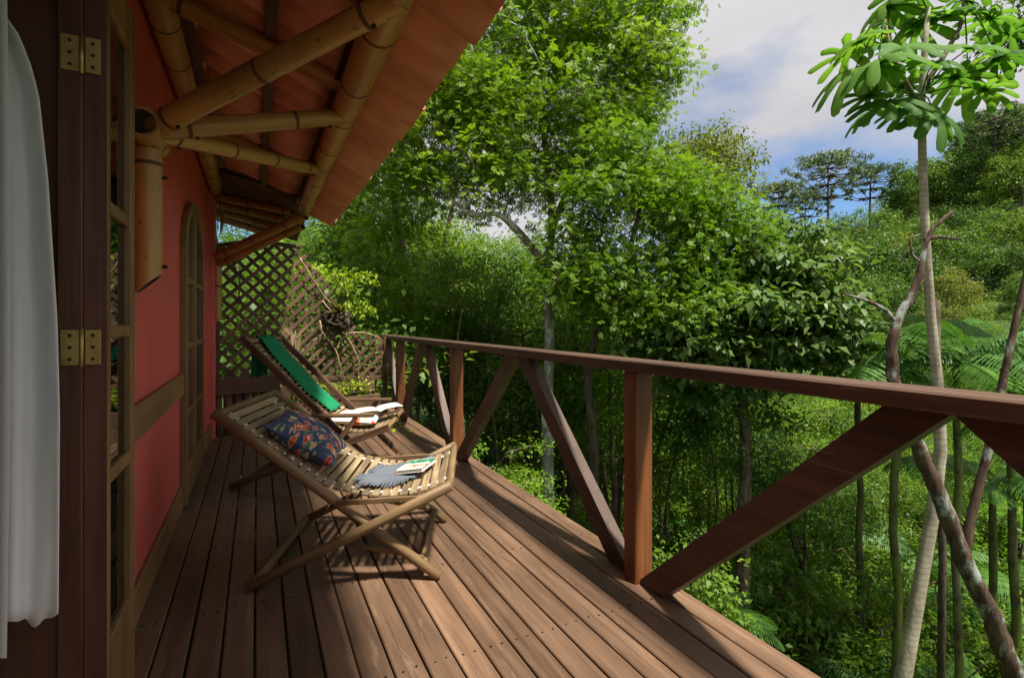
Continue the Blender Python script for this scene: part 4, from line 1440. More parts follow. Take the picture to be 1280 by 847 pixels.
    # lime sapling above the lattice
    sp = [lat_pt(0.95, -0.75, -0.5), lat_pt(0.97, 0.6, -0.45), W(425, 400, 6.7), W(432, 360, 6.8)]
    cl = px_clumps([(434, 352, 6.8, 34, 15, .3, 18), (448, 385, 6.8, 22, 12, .25, 9), (388, 338, 6.9, 28, 16, .3, 9), (340, 300, 7.0, 26, 12, .3, 6)], rng)
    tree_at('lime_sapling', 'lime green sapling leafing out above the curved lattice', sp, (0.022, 0.010), cl, 0.14, 20, MAT['leaf_lime'], MAT['bark_brown'], rng, L=0.065, ratio=0.5, flat=0.5, up=0.8, tip=0.004)
build_hero_trees()

# ---------------- palmate-leaved tree
def build_cecropia():
    rng = np.random.default_rng(5)
    d = 5.5
    base = foot(1105, d)
    t = thing('palmate_tree', base, 'slender ringed tree with large umbrella-like palmate leaves', 'tree')
    path = [base, W(1118, 900, d), W(1132, 830, d), W(1150, 730, d), W(1168, 630, d), W(1176, 560, d), W(1172, 480, d), W(1164, 400, d), W(1157, 300, d), W(1153, 200, d), W(1152, 130, d), W(1156, 60, d), W(1160, 10, d)]
    m = MB(); m.tube(path, [0.082, 0.078, .073, .067, .061, .055, .050, .045, .041, .037, .033, .028, .022], 14, wob=.03)
    m.build('trunk', MAT['bark_ring'], t, True)
    for pth in ([W(1153, 140, d), W(1130, 100, d - .1), W(1112, 65, d - .2), W(1106, 25, d - .2)],
                [W(1154, 110, d), W(1180, 70, d + .1), W(1200, 35, d + .2), W(1206, -10, d + .2)]):
        m = MB(); m.tube(pth, [0.028, 0.024, 0.02, 0.014], 8); m.build('limb', MAT['bark_brown'], t, True)
    # one palmate leaf: nine drooping lobes round the stalk
    def palm(nl, R, droop, seed):
        rg = np.random.default_rng(seed)
        vs, fs, var = [], [], []
        for k in range(nl):
            a = -PI * 0.92 + 2 * PI * 0.92 * k / (nl - 1)
            ln = R * (1 - 0.26 * abs(a) / PI) * rg.uniform(.92, 1.05)
            dr = droop * rg.uniform(.75, 1.3)
            prof = [(0.0, 0.040), (0.20, 0.068), (0.45, 0.074), (0.68, 0.096), (0.84, 0.100), (0.94, 0.070), (1.0, 0.015)]
            o = len(vs)
            for s, w in prof:
                x = s * ln; z = -dr * x * (s ** 0.8) + 0.03 * math.sin(s * 3)
                for e, lift in ((-1, -0.02), (0, 0.012), (1, -0.02)):
                    vs.append((math.cos(a) * x - math.sin(a) * e * w * R * 1.25, math.sin(a) * x + math.cos(a) * e * w * R * 1.25, z + lift * (w > .02)))
            for i in range(len(prof) - 1):
                for j in (0, 1):
                    q = o + i * 3 + j
                    fs.append((q, q + 1, q + 4, q + 3))
            bv = rg.uniform(0, .5)
            var += [bv, min(1, bv + .55), bv + .1] * len(prof)
        me = bpy.data.meshes.new('leaf'); me.from_pydata(vs, [], fs)
        at = me.attributes.new('var', 'FLOAT', 'POINT'); at.data.foreach_set('value', var)
        me.materials.append(MAT['leaf_cec'])
        me.polygons.foreach_set('use_smooth', [True] * len(fs))
        return me
    leaves = [palm(10, 0.42, 0.28, 1), palm(11, 0.43, 0.50, 2), palm(9, 0.40, 0.10, 3)]
    hubs = [W(1106, 28, d - .2), W(1152, 118, d), W(1160, 15, d), W(1205, 0, d + .2)]
    spots = [(1074, 52, -.2), (1068, 88, -.3), (1086, 120, -.25), (1112, 128, -.35), (1098, 78, -.5), (1128, 60, -.4), (1136, 138, -.3), (1168, 142, -.2),
             (1196, 96, -.1), (1232, 112, 0), (1248, 72, .1), (1212, 60, -.3), (1168, 78, -.4), (1148, 30, .3), (1184, 20, .2), (1238, 22, .3), (1110, 10, .2), (1262, 40, .4), (1222, -10, .2), (1140, -15, .2), (1060, 66, .2), (1092, 138, .1), (1210, 92, .4), (1128, 108, .35)]
    for k, (u, v, dd) in enumerate(spots):
        c = W(u, v, d + dd)
        h = min(hubs, key=lambda q: (q - c).length)
        out = (c - h); out.z = 0
        if out.length < .05: out = Vector((random.uniform(-1, 1), random.uniform(-1, 1), 0))
        out.normalize()
        o = link('leaf', leaves[k % 3], t)
        nrm = (Vector((0, 0, 1)) * 1.0 + out * random.uniform(.05, .75) + Vector((random.uniform(-.35, .35), random.uniform(-.35, .35), 0))).normalized()
        x = (out - nrm * out.dot(nrm)).normalized()
        M = Matrix((x, nrm.cross(x), nrm)).transposed().to_4x4()
        M.translation = c - base
        o.matrix_basis = M @ Matrix.Rotation(random.uniform(-.4, .4), 4, 'Z') @ Matrix.Scale(random.uniform(.75, 1.15), 4)
        m = MB(); mid = (h + c) / 2 + Vector((0, 0, 0.06)); m.tube([h, mid, c], [0.008, 0.007, 0.006], 5); m.build('leaf_stalk', MAT['leaf_cec'], t, True)
build_cecropia()

# ---------------- bare lichened tree with forked stem
def build_bare_tree():
    d = 5.0
    base = foot(1320, d)
    t = thing('bare_tree', base, 'leaning lichen-covered bare tree with a dead forked top', 'tree')
    m = MB()
    def limb(px, r0, r1, n=10):
        pts = [base] if px[0] is None else []
        for p in px:
            if p is None: continue
            pts.append(W(p[0], p[1], p[2] if len(p) > 2 else d))
        P = []
        for i in range(len(pts) - 1):
            for j in range(5):
                q = pts[i].lerp(pts[i + 1], j / 5)
                P.append(q + Vector((random.uniform(-1, 1), random.uniform(-1, 1), random.uniform(-1, 1))) * r0 * .08)
        P.append(pts[-1])
        m.tube(P, list(np.linspace(r0, r1, len(P))), n, wob=.10)
    limb([None, (1285, 905), (1265, 840), (1240, 770), (1205, 700), (1178, 630), (1152, 568), (1130, 520), (1116, 470), (1114, 430), (1120, 405), (1136, 375), (1150, 340), (1156, 305), (1168, 283), (1190, 264)], 0.098, 0.014, 12)
    limb([(1205, 698), (1212, 655), (1228, 590), (1244, 525), (1258, 455), (1272, 390), (1286, 330), (1296, 280)], 0.045, 0.022)
    limb([(1120, 405), (1108, 388), (1085, 376), (1055, 367)], 0.026, 0.010, 8)
    limb([(1155, 300), (1172, 296), (1201, 299)], 0.020, 0.010, 8)
    limb([(1152, 330), (1140, 318), (1137, 298), (1152, 292)], 0.012, 0.006, 6)
    limb([(1140, 365), (1158, 348), (1163, 336)], 0.012, 0.004, 6)
    m.build('trunk', MAT['bark_lichen'], t, True)
    # a dead stub standing by it
    b2 = foot(1172, 5.8)
    t2 = thing('dead_stem', b2, 'thin dark dead stem standing behind the ringed trunk', 'dead tree')
    m = MB(); m.tube([b2, W(1178, 700, 5.8), W(1172, 480, 5.8), W(1172, 375, 5.8)], [.045, .04, .035, .026], 8, wob=.1); m.build('stem', MAT['bark_dark'], t2, True)
build_bare_tree()

# ---------------- tree ferns
def frond_mesh(L, npair, width, arch, seed):
    rg = np.random.default_rng(seed)
    C, D, N, LL, WW, var = [], [], [], [], [], []
    def P(s): return np.array([s * L * (1 - 0.14 * s * s), 0, arch * L * (0.95 * s - 1.25 * s * s)])
    for k in range(npair):
        s = 0.10 + 0.90 * k / npair
        p = P(s); tg = P(min(1, s + .02)) - P(s - .02); tg /= np.linalg.norm(tg)
        ln = width * (math.sin(PI * (0.12 + 0.86 * s)) ** 0.8) * rg.uniform(.93, 1.05)
        for e in (-1, 1):
            ax = np.array([0.38 * tg[0], e * 0.95, -0.22 + 0.38 * tg[2]]); ax /= np.linalg.norm(ax)
            ax[2] += rg.uniform(-.16, .06)
            nl = 3
            for j in range(nl):
                q = (j + 0.5) / nl
                c = p + ax * ln * q - np.array([0, 0, 0.38 * ln * q * q])
                dd = ax - np.array([0, 0, 0.76 * q])
                C.append(c); D.append(dd); N.append([0, 0, 1.0])
                LL.append(ln / nl * 1.5); WW.append(L * 0.030 * (1.0, .85, .5)[j]); var.append(rg.uniform(0.0, 0.9))
    V = leaf_arrays(np.array(C), np.array(D), np.array(N), np.array(LL), np.array(WW), 0.05, 0.1)
    # midrib
    mid = [P(s) for s in np.linspace(0, 1, 9)]
    ex = []
    for a, b in zip(mid, mid[1:]):
        for off in ((0, .007, 0), (0, 0, .007)):
            o = np.array(off); ex += [a - o, a + o, b + o, b - o]
    V = np.concatenate([V, np.array(ex)])
    var = np.array(var + [0.0] * (len(ex) // 4))
    return quads_mesh('frond', V, MAT['leaf_fern'], var)

FRONDS = [frond_mesh(1.8, 34, 0.40, 0.42, 1), frond_mesh(1.5, 30, 0.36, 0.20, 2), frond_mesh(1.65, 32, 0.38, 0.62, 3)]
def tree_fern(u, v, d, scale, nf, label, trunk_r=0.055, lean=0.0, low=False):
    top = W(u, v, d)
    fx = foot(u + lean, d)
    if low: fx = Vector((top.x, top.y, gz(top.x, top.y) - 0.05)); top = fx + Vector((0, 0, 0.45))
    t = thing('tree_fern', fx, label, 'fern', 'tree ferns in the gully')
    m = MB()
    n = 8
    pts = [fx.lerp(top, k / n) + Vector((random.uniform(-.03, .03), random.uniform(-.03, .03), 0)) * (0 < k < n) for k in range(n + 1)]
    m.tube(pts, [trunk_r * (1.15 - .3 * k / n) for k in range(n + 1)], 9, wob=.12)
    m.build('trunk', MAT['bark_moss'], t, True)
    a0 = random.uniform(0, 6)
    for k in range(nf):
        o = link('frond', FRONDS[k % 3], t)
        a = a0 + 2 * PI * k / nf + random.uniform(-.2, .2)
        M = Matrix.Translation(top - fx) @ Matrix.Rotation(a, 4, 'Z') @ Matrix.Rotation(random.uniform(-.55, .30), 4, 'Y') @ Matrix.Rotation(random.uniform(-.45, .45), 4, 'X') @ Matrix.Scale(scale * random.uniform(.75, 1.2), 4)
        o.matrix_basis = M
for a in [(1122, 448, 7.6, 1.0, 12, 'tree fern with a mossy trunk left of the ringed trunk', .055, -4),
          (1196, 452, 7.2, 1.0, 12, 'tree fern with a thin mossy trunk right of the ringed trunk', .05, 2),
          (1262, 440, 8.4, 1.1, 12, 'tree fern behind the slender fork of the bare tree', .06, 10),
          (1075, 455, 9.5, 1.0, 10, 'tree fern beside the dead side branch of the bare tree', .06, 0),
          (1330, 520, 6.6, 1.0, 11, 'tree fern spreading past the lichened trunk', .06, 10),
          (1240, 600, 9.0, 1.0, 10, 'low tree fern in the gully behind the lichened trunk', .06, 0)]:
    tree_fern(*a)
for u, v, d, s, lab in [(1010, 640, 12, .8, 'small fern among thin stems past the near brace'), (1225, 760, 8.2, .9, 'broad fern under the lichened trunk'),
                        (1090, 790, 9.0, .7, 'small fern at the foot of the mossy trunk'), (900, 660, 11.5, .8, 'fern deep in shade beyond the deck edge')]:
    tree_fern(u, v, d, s, 9, lab, .05, 0, True)

_fr = random.Random(12)
FERN_SPOTS = []
for _ in range(400):
    _d = _fr.uniform(7.5, 13.5); _u = _fr.uniform(830, 1300)
    _x, _y = RD((_u - U0) / F_PX * _d, _d)
    if any(math.hypot(_x - p[0], _y - p[1]) < 1.7 for p in FERN_SPOTS) or (900 < _u < 1090 and _d < 11): continue
    FERN_SPOTS.append((_x, _y, _u, _d))
    if len(FERN_SPOTS) >= 16: break
for _x, _y, _u, _d in FERN_SPOTS:
    _h = _fr.uniform(.7, 2.4)
    _t = W(_u, 500, _d); _t.z = gz(_x, _y) + _h
    _v = V0 - (_t.z - CAM_H) / _d * F_PX
    tree_fern(_u, _v, _d, _fr.uniform(.75, 1.05), 10, 'short-trunked tree fern arching over the gully undergrowth', .05, 0)

# ---------------- lobed philodendron leaves on the slope under the deck edge
def build_philodendrons():
    def leafm(seed):
        rg = np.random.default_rng(seed)
        L, n = 0.5, 7
        vs, fs = [], []
        for k in range(n + 1):
            s = k / n
            x = s * L; z = 0.14 * math.sin(s * 2.2) - 0.22 * s * s
            vs.append((x, 0, z))
        for e in (-1, 1):
            for k in range(n):
                s = (k + .5) / n
                ln = 0.25 * math.sin(PI * (0.2 + .72 * s)) ** .8 * rg.uniform(.9, 1.1)
                x = s * L; z = 0.14 * math.sin(s * 2.2) - 0.22 * s * s
                o = len(vs)
                vs += [(x - .028, e * .012, z), (x + .028, e * .012, z), (x + .07, e * ln * .6, z - .01), (x + .075, e * ln, z - .07), (x + .015, e * ln * .62, z - .015)]
                fs.append((o, o + 1, o + 2, o + 3, o + 4) if e > 0 else (o + 4, o + 3, o + 2, o + 1, o))
        o = len(vs)
        for e in (-1, 1):
            for k in range(n):
                a = vs[k]; b = vs[k + 1]; q = len(vs)
                vs += [a, b, (b[0], e * .03, b[2]), (a[0], e * .03, a[2])]
                fs.append((q, q + 1, q + 2, q + 3))
        me = bpy.data.meshes.new('leaf'); me.from_pydata(vs, [], fs)
        at = me.attributes.new('var', 'FLOAT', 'POINT'); at.data.foreach_set('value', rg.uniform(0, .8, len(vs)))
        me.materials.append(MAT['leaf_blue'])
        return me
    L3 = [leafm(k) for k in range(3)]
    for i, (u, v, d) in enumerate([(985, 785, 8.6), (1010, 815, 8.0), (1040, 800, 8.6), (1060, 835, 7.8), (960, 770, 9.2), (1020, 850, 7.4)]):
        p = W(u, v, d); p.z = gz(p.x, p.y)
        t = thing('philodendron', p, 'bluish lobed philodendron on the slope below the deck corner', 'plant', 'philodendrons on the slope')
        for k in range(8):
            a = 2 * PI * k / 8 + random.uniform(-.3, .3); h = random.uniform(.55, .95)
            q = Vector((math.cos(a) * .25, math.sin(a) * .25, h))
            m = MB(); m.tube([(0, 0, -.05), q * .6, q], [.012, .01, .008], 5); link('stalk', m.mesh('stalk', MAT['leaf_blue'], True), t)
            o = link('leaf', L3[k % 3], t)
            o.matrix_basis = Matrix.Translation(q) @ Matrix.Rotation(a, 4, 'Z') @ Matrix.Rotation(random.uniform(.1, .6), 4, 'Y') @ Matrix.Scale(random.uniform(.9, 1.3), 4)
build_philodendrons()

# ---------------- forest: prototypes, then copies
def proto(H, crown_lo, R, nclump, crad, per, leafmat, barkmat, L, ratio, seed, r0=0.1, stems=1, pinnate=0, flat=0.55, dome=False):
    rng = np.random.default_rng(seed)
    trunk = [(0, 0, -0.4), (rng.uniform(-.1, .1), rng.uniform(-.1, .1), H * .3), (rng.uniform(-.3, .3), rng.uniform(-.3, .3), H * .6), (rng.uniform(-.4, .4), rng.uniform(-.4, .4), H * .88)]
    zc = H * (crown_lo + 1) / 2; rz = H * (1 - crown_lo) / 2
    blobs = [((0, 0, zc), (R, R, rz), nclump // 2)]
    for k in range(4):
        a = k * 1.6 + rng.uniform(0, 1)
        blobs.append(((math.cos(a) * R * .55, math.sin(a) * R * .55, zc + rng.uniform(-.45, .5) * rz), (R * .55, R * .55, rz * .45), nclump // 8))
    if dome:
        n = nclump
        v = unit_rand(n, rng); v[:, 2] = np.where(rng.random(n) < .8, np.abs(v[:, 2]), v[:, 2])
        lump = 1 + .16 * np.sin(v[:, 0] * 5 + seed) * np.sin(v[:, 1] * 5 + seed * 2) + .1 * rng.normal(size=n)
        cl = np.array([0, 0, H * .45]) + v * np.array([R, R, H * .5]) * (rng.uniform(.75, 1.0, n) * lump)[:, None]
    else:
        cl = blob_clumps(blobs, rng)
    limbs = []
    for s in range(stems - 1):
        a = rng.uniform(0, 6.28)
        limbs.append(([(math.cos(a) * .1, math.sin(a) * .1, -.3), (math.cos(a) * .4, math.sin(a) * .4, H * .35), (math.cos(a) * R * .6, math.sin(a) * R * .6, H * .7)], r0 * .7, r0 * .25))
    sk = skeleton(trunk, (r0, r0 * .35), cl, rng, limbs, sides=5)
    V, var = clump_leaves(cl, crad * rng.uniform(.7, 1.35, len(cl)), per, rng, L, ratio, flat, 0.65, pinnate)
    return (sk.mesh('trunk', barkmat, True), quads_mesh('crown', V, leafmat, var), H)

PR = {
 'tall_a': proto(12.0, 0.45, 2.6, 120, 0.72, 90, MAT['leaf_mid'], MAT['bark_brown'], 0.15, 0.48, 21, 0.13),
 'tall_b': proto(12.0, 0.35, 2.3, 110, 0.70, 90, MAT['leaf_dark'], MAT['bark_dark'], 0.16, 0.5, 22, 0.12),
 'mid_a': proto(6.0, 0.42, 1.7, 90, 0.48, 110, MAT['leaf_mid'], MAT['bark_dark'], 0.085, 0.5, 23, 0.075, 2),
 'mid_b': proto(6.0, 0.45, 1.6, 90, 0.46, 110, MAT['leaf_bright'], MAT['bark_brown'], 0.08, 0.45, 24, 0.07, 2),
 'mid_c': proto(6.0, 0.38, 1.6, 80, 0.46, 90, MAT['leaf_dark'], MAT['bark_dark'], 0.10, 0.55, 25, 0.07, 3),
 'shrub_a': proto(2.2, 0.05, 1.2, 60, 0.34, 100, MAT['leaf_bright'], MAT['bark_brown'], 0.065, 0.5, 26, 0.03, 4),
 'shrub_b': proto(2.2, 0.05, 1.2, 56, 0.34, 80, MAT['leaf_mid'], MAT['bark_dark'], 0.085, 0.6, 27, 0.03, 4),
 'pole_a': proto(7.0, 0.72, 0.95, 30, 0.40, 80, MAT['leaf_mid'], MAT['bark_moss'], 0.08, 0.5, 41, 0.052),
 'pole_b': proto(7.0, 0.66, 1.0, 30, 0.40, 80, MAT['leaf_dark'], MAT['bark_dark'], 0.09, 0.5, 42, 0.045, 2),
 'hill_a': proto(9.0, 0.18, 3.6, 150, 0.72, 75, MAT['leaf_hill'], MAT['bark_brown'], 0.24, 0.5, 28, 0.16, dome=True, flat=0.85),
 'hill_b': proto(8.0, 0.12, 3.9, 160, 0.72, 75, MAT['leaf_hill'], MAT['bark_brown'], 0.22, 0.5, 29, 0.15, dome=True, flat=0.85),
 'hill_c': proto(9.0, 0.15, 3.2, 140, 0.72, 75, MAT['leaf_olive'], MAT['bark_brown'], 0.22, 0.45, 30, 0.15, dome=True, flat=0.85),
 'hill_d': proto(10.0, 0.25, 2.8, 130, 0.72, 75, MAT['leaf_hill'], MAT['bark_brown'], 0.22, 0.5, 31, 0.15, dome=True, flat=0.85),
}
NAMES = {'pole_a': 'slender_sapling', 'pole_b': 'dark_sapling', 'tall_a': 'forest_tree', 'tall_b': 'dark_forest_tree', 'mid_a': 'understorey_tree', 'mid_b': 'bright_understorey_tree', 'mid_c': 'dark_understorey_tree',
         'shrub_a': 'bright_shrub', 'shrub_b': 'broadleaf_shrub', 'hill_a': 'hillside_tree', 'hill_b': 'spreading_hillside_tree', 'hill_c': 'olive_hillside_tree', 'hill_d': 'upright_hillside_tree'}
LABELS = {'tall_a': 'tall mid-green forest tree with a brown trunk behind the railing', 'tall_b': 'tall dark green forest tree with a dark trunk behind the railing',
          'mid_a': 'mid-green understorey tree growing in the gully', 'mid_b': 'bright green understorey tree growing in the gully', 'mid_c': 'dark leafy understorey tree in the shaded gully',
          'shrub_a': 'bright green shrub on the forest floor of the gully', 'shrub_b': 'broad-leaved mid-green shrub on the gully floor',
          'hill_a': 'rounded green tree in the forest on the far hillside', 'hill_b': 'wide spreading green tree on the far hillside', 'hill_c': 'olive green tree on the far hillside', 'hill_d': 'upright mid-green tree on the far hillside'}
MARKS = [(foot(688, 9.0), 'the pale-trunked feathery tree'), (foot(745, 8.2), 'the leaning dark trunk'), (foot(925, 8.6), 'the pale broad-leaved tree'), (foot(890, 17), 'the olive tinted crown'),
         (foot(1105, 5.5), 'the ringed palmate tree'), (foot(1320, 5.0), 'the lichened bare tree'), (foot(508, 11.5), 'the tree with two leaning stems'), (foot(620, 15.0), 'the dark broad-crowned tree'),
         (foot(1005, 8.2), 'the lobed philodendrons'), (foot(1122, 7.6), 'the left mossy fern trunk'), (foot(1262, 8.4), 'the fern behind the bare tree'), (Vector((0.5, 6.6, 0)), 'the lattice screen'), (foot(1010, 12), 'the small fern among thin stems'), (foot(900, 11.5), 'the shaded fern')]
WORDS = {'tall_a': 'tall mid-green tree', 'tall_b': 'tall dark green tree', 'mid_a': 'mid-green understorey tree', 'mid_b': 'bright green understorey tree', 'mid_c': 'dark leafy understorey tree',
         'shrub_a': 'bright green shrub', 'shrub_b': 'broad-leaved shrub', 'pole_a': 'slender mossy-stemmed sapling', 'pole_b': 'slender dark-stemmed sapling',
         'hill_a': 'rounded green tree', 'hill_b': 'wide spreading green tree', 'hill_c': 'olive green tree', 'hill_d': 'upright mid-green tree'}
GROUPS = {'t': 'forest trees behind the railing', 'm': 'understorey trees in the gully', 's': 'shrubs on the gully floor', 'p': 'slender saplings in the gully', 'h': 'trees on the far hillside'}
def plant(kind, x, y, H, rz=None, sxy=1.0, zoff=0.0):
    tm, cm, H0 = PR[kind]
    s = H / H0
    d = x * ST + y * CT
    if kind[0] == 'h':
        q = gz(x, y)
        lab = WORDS[kind] + (' at the foot of the far hillside' if q < -2 else ' on the lower slope of the far hillside' if q < 4 else ' halfway up the far hillside' if q < 11 else ' below the umbrella pines on the ridge')
    else:
        m = min(MARKS, key=lambda k: (k[0].x - x) ** 2 + (k[0].y - y) ** 2)
        ds = math.hypot(m[0].x - x, m[0].y - y)
        size = ('small ' if s * H0 < (1.3 if kind[0] == 's' else 4.6 if kind[0] == 'm' else 0) else '')
        lab = size + WORDS[kind] + (' beside ' if ds < 2.2 else ' some steps from ' if ds < 5 else ' further off behind ') + m[1]
    t = thing(NAMES[kind], (x, y, gz(x, y) + zoff), lab, {'s': 'shrub', 'p': 'sapling'}.get(kind[0], 'tree'), GROUPS[kind[0]])
    t.rotation_euler = (0, 0, random.uniform(0, 6.28) if rz is None else rz)
    t.scale = (s * sxy, s * sxy, s)
    link('trunk', tm, t); link('crown', cm, t)
    return t

def top_v(u, d):
    """photo height that tree tops reach at column u"""
    us = [280, 480, 560, 700, 800, 880, 940, 1000, 1100, 1280]
    near = [330, 270, 310, 330, 400, 430, 460, 500, 540, 560]
    far = [300, 235, 280, 300, 330, 350, 380, 420, 430, 440]
    k = min(1, max(0, (d - 9) / 16))
    return np.interp(u, us, near) * (1 - k) + np.interp(u, us, far) * k

def scatter_forest():
    rng = random.Random(5)
    pts = []
    def free(x, y, g): return all((x - a) ** 2 + (y - b) ** 2 > g * g for a, b in pts)
    n = 0
    for _ in range(4000):
        d = 8.0 + 26 * rng.random() ** 0.8
        u = rng.uniform(330, 1340)
        x, y = RD((u - U0) / F_PX * d, d)
        if x < 2.6 and y < 9: continue
        if (abs(u - 685) < 160 and d < 9.3) or (abs(u - 685) < 40 and d < 10.5): continue
        if not free(x, y, 1.3 + d * 0.035): continue
        zt = CAM_H - (top_v(u, d) + rng.uniform(-25, 50) - V0) / F_PX * d
        H = zt - gz(x, y)
        if H < 1.5: continue
        if u > 1050 and d < 9.5: H = min(H, 2.4)
        H = min(H, 13)
        if u > 780 and d < 17: H = min(H, rng.choice([2.4, 3.0, 3.6, 4.2, 5.0]))
        if H > 8: kind = rng.choice(['tall_a', 'tall_a', 'tall_b'] if u < 800 else ['tall_a', 'tall_a', 'mid_b'])
        elif H > 3.4: kind = rng.choice(['mid_a', 'mid_b', 'mid_a', 'mid_c'] if u < 800 else ['mid_a', 'mid_b', 'mid_b', 'mid_c'])
        else: kind = rng.choice(['shrub_a', 'shrub_b', 'shrub_a'])
        plant(kind, x, y, H, rng.uniform(0, 6.28), rng.uniform(.85, 1.25) * (1 if H > 3 else 1.1))
        pts.append((x, y)); n += 1
        if n >= 175: break
    # shrubs close under the deck and over the gully floor
    pts.clear()
    for _ in range(3000):
        d = 5.0 + 17 * rng.random() ** 0.9
        u = rng.uniform(480, 1360)
        x, y = RD((u - U0) / F_PX * d, d)
        if x < 2.9 or (abs(u - 685) < 60 and d < 9.2) or (925 < u < 1075 and d < 10): continue
        if not free(x, y, 0.95 + d * .02): continue
        zt = gz(x, y)
        H = rng.uniform(.8, 2.3)
        plant(rng.choice(['shrub_a', 'shrub_b', 'shrub_a'] if u > 800 else ['shrub_b', 'shrub_b', 'shrub_a']), x, y, H, rng.uniform(0, 6.28), rng.uniform(.9, 1.4))
        pts.append((x, y))
        if len(pts) >= 190: break
    # slender saplings standing in the gully
    pts.clear()
    for _ in range(900):
        d = 8.6 + 9 * rng.random()
        u = rng.uniform(540, 1290)
        x, y = RD((u - U0) / F_PX * d, d)
        if x < 2.9 or abs(u - 685) < 22 or (u > 1020 and d < 11) or not free(x, y, 1.0): continue
        zt = CAM_H - (top_v(u, d) + rng.uniform(-10, 60) - V0) / F_PX * d
        H = min(8.5, zt - gz(x, y))
        if H < 3.2: continue
        plant(rng.choice(['pole_a', 'pole_b']), x, y, H, rng.uniform(0, 6.28), 1.0)
        pts.append((x, y))
        if len(pts) >= 36: break
    # far hillside
    pts.clear()
    for _ in range(6000):
        d = 27 + 78 * rng.random() ** 0.75
        u = rng.uniform(880, 1400)
        x, y = RD((u - U0) / F_PX * d, d)
        if not free(x, y, 4.0 + (d - 27) * 0.022): continue
        H = rng.uniform(4.0, 9.5) if d < 60 else rng.uniform(5.5, 11)
        if d < 40: H *= .75
        plant(rng.choice(['hill_a', 'hill_b', 'hill_c', 'hill_d', 'hill_a']), x, y, H, rng.uniform(0, 6.28), rng.uniform(.85, 1.25), -0.3)
        pts.append((x, y))
        if len(pts) >= 230: break
    for _ in range(600):
        d = 30 + 60 * rng.random()
        u = rng.uniform(300, 880)
        x, y = RD((u - U0) / F_PX * d, d)
        if not free(x, y, 6): continue
        plant(rng.choice(['hill_a', 'hill_d', 'hill_b']), x, y, rng.uniform(6, 9), rng.uniform(0, 6.28), 1.2, -0.3)
        pts.append((x, y))
        if len(pts) >= 275: break
scatter_forest()

# ---------------- umbrella pines on the ridge
def build_araucarias():
    rng = np.random.default_rng(9)
    def make(H, seed, R):
        rg = np.random.default_rng(seed)
        m = MB(); m.tube([(0, 0, -1), (.1, 0, H * .5), (0, .1, H * .97)], [.22, .17, .08], 9)
        C, rad = [], []
        for tier in range(5):
            z = H * (0.70, 0.78, 0.84, 0.89, 0.93)[tier]
            nb = 7
            for k in range(nb):
                a = 2 * PI * (k + .5 * (tier % 2)) / nb + rg.uniform(-.15, .15)
                ln = R * (0.70, 0.9, 1.0, 0.8, 0.45)[tier] * rg.uniform(.8, 1.1)
                tip = Vector((math.cos(a) * ln, math.sin(a) * ln, z + ln * (0.18 + 0.03 * tier)))
                mid = Vector((math.cos(a) * ln * .55, math.sin(a) * ln * .55, z - ln * .04))
                m.tube([(0, 0, z), mid, tip], [.085, .06, .03], 5)
                C.append(tuple(tip)); rad.append(R * (.10, .13, .17, .18, .18)[tier])
                C.append(tuple(mid.lerp(tip, .6))); rad.append(R * (.02, .04, .12, .15, .15)[tier])
        V, var = clump_leaves(np.array(C), np.array(rad), 80, rg, 0.34, 0.32, 0.42, 0.4)
        return m.mesh('trunk', MAT['bark_dark'], True), quads_mesh('crown', V, MAT['leaf_pine'], var), H
    P2 = [make(16, 1, 4.2), make(16, 2, 4.8)]
    for i, (u, v, d, s) in enumerate([(974, 226, 66, .8), (1036, 190, 70, 1.0), (1088, 206, 74, 1.0), (1006, 236, 82, .8), (1166, 206, 80, .95), (1200, 198, 74, .9), (1246, 138, 60, 1.1)]):
        x, y = RD((u - U0) / F_PX * d, d)
        zt = CAM_H - (v - V0) / F_PX * d
        z0 = gz(x, y)
        H = max(11, zt - z0)
        tm, cm, H0 = P2[i % 2]
        t = thing('umbrella_pine', (x, y, zt - H), 'flat-topped umbrella pine standing above the ridge forest', 'tree', 'umbrella pines on the ridge')
        t.scale = (s, s, H / H0); t.rotation_euler = (0, 0, i * 1.3)
        link('trunk', tm, t); link('crown', cm, t)
build_araucarias()

# ---------------- ground cover leaves
def build_cover():
    rng = np.random.default_rng(17)
    def cover(name, n, dmin, dmax, umin, umax, L, mat, h):
        d = dmin + (dmax - dmin) * rng.random(n) ** 0.8
        u = rng.uniform(umin, umax, n)
        r = (u - U0) / F_PX * d
        x = r * CT + d * ST; y = d * CT - r * ST
        keep = (x > 2.2) | (y > 7.6)
        x, y = x[keep], y[keep]
        k = len(x)
        lump = 0.5 + 0.5 * np.sin(x * 2.3 + np.sin(y * 1.7) * 2) * np.sin(y * 2.6 + np.cos(x * 1.3) * 2)
        z = ground_z(x, y) + rng.random(k) ** 1.3 * h * (0.25 + lump)
        C = np.stack([x, y, z], -1)
        D = unit_rand(k, rng); D[:, 2] = D[:, 2] * .4 - .1
        N = unit_rand(k, rng) * .5 + np.array([0, 0, 1.0])
        LL = L * rng.uniform(.6, 1.4, k)
        V = leaf_arrays(C, D, N, LL, LL * .5)
        o = link(name, quads_mesh(name, V, mat, np.clip(lump * .5 + rng.uniform(0, .5, k), 0, 1)))
        tag(o, 'low leafy ground cover carpeting the gully', 'ground cover', kind='stuff')
    cover('ground_cover', 130000, 4.5, 20, 420, 1400, 0.08, MAT['leaf_mid'], 0.5)
    cover('bright_ground_cover', 90000, 8, 45, 820, 1420, 0.12, MAT['leaf_bright'], 0.7)
build_cover()

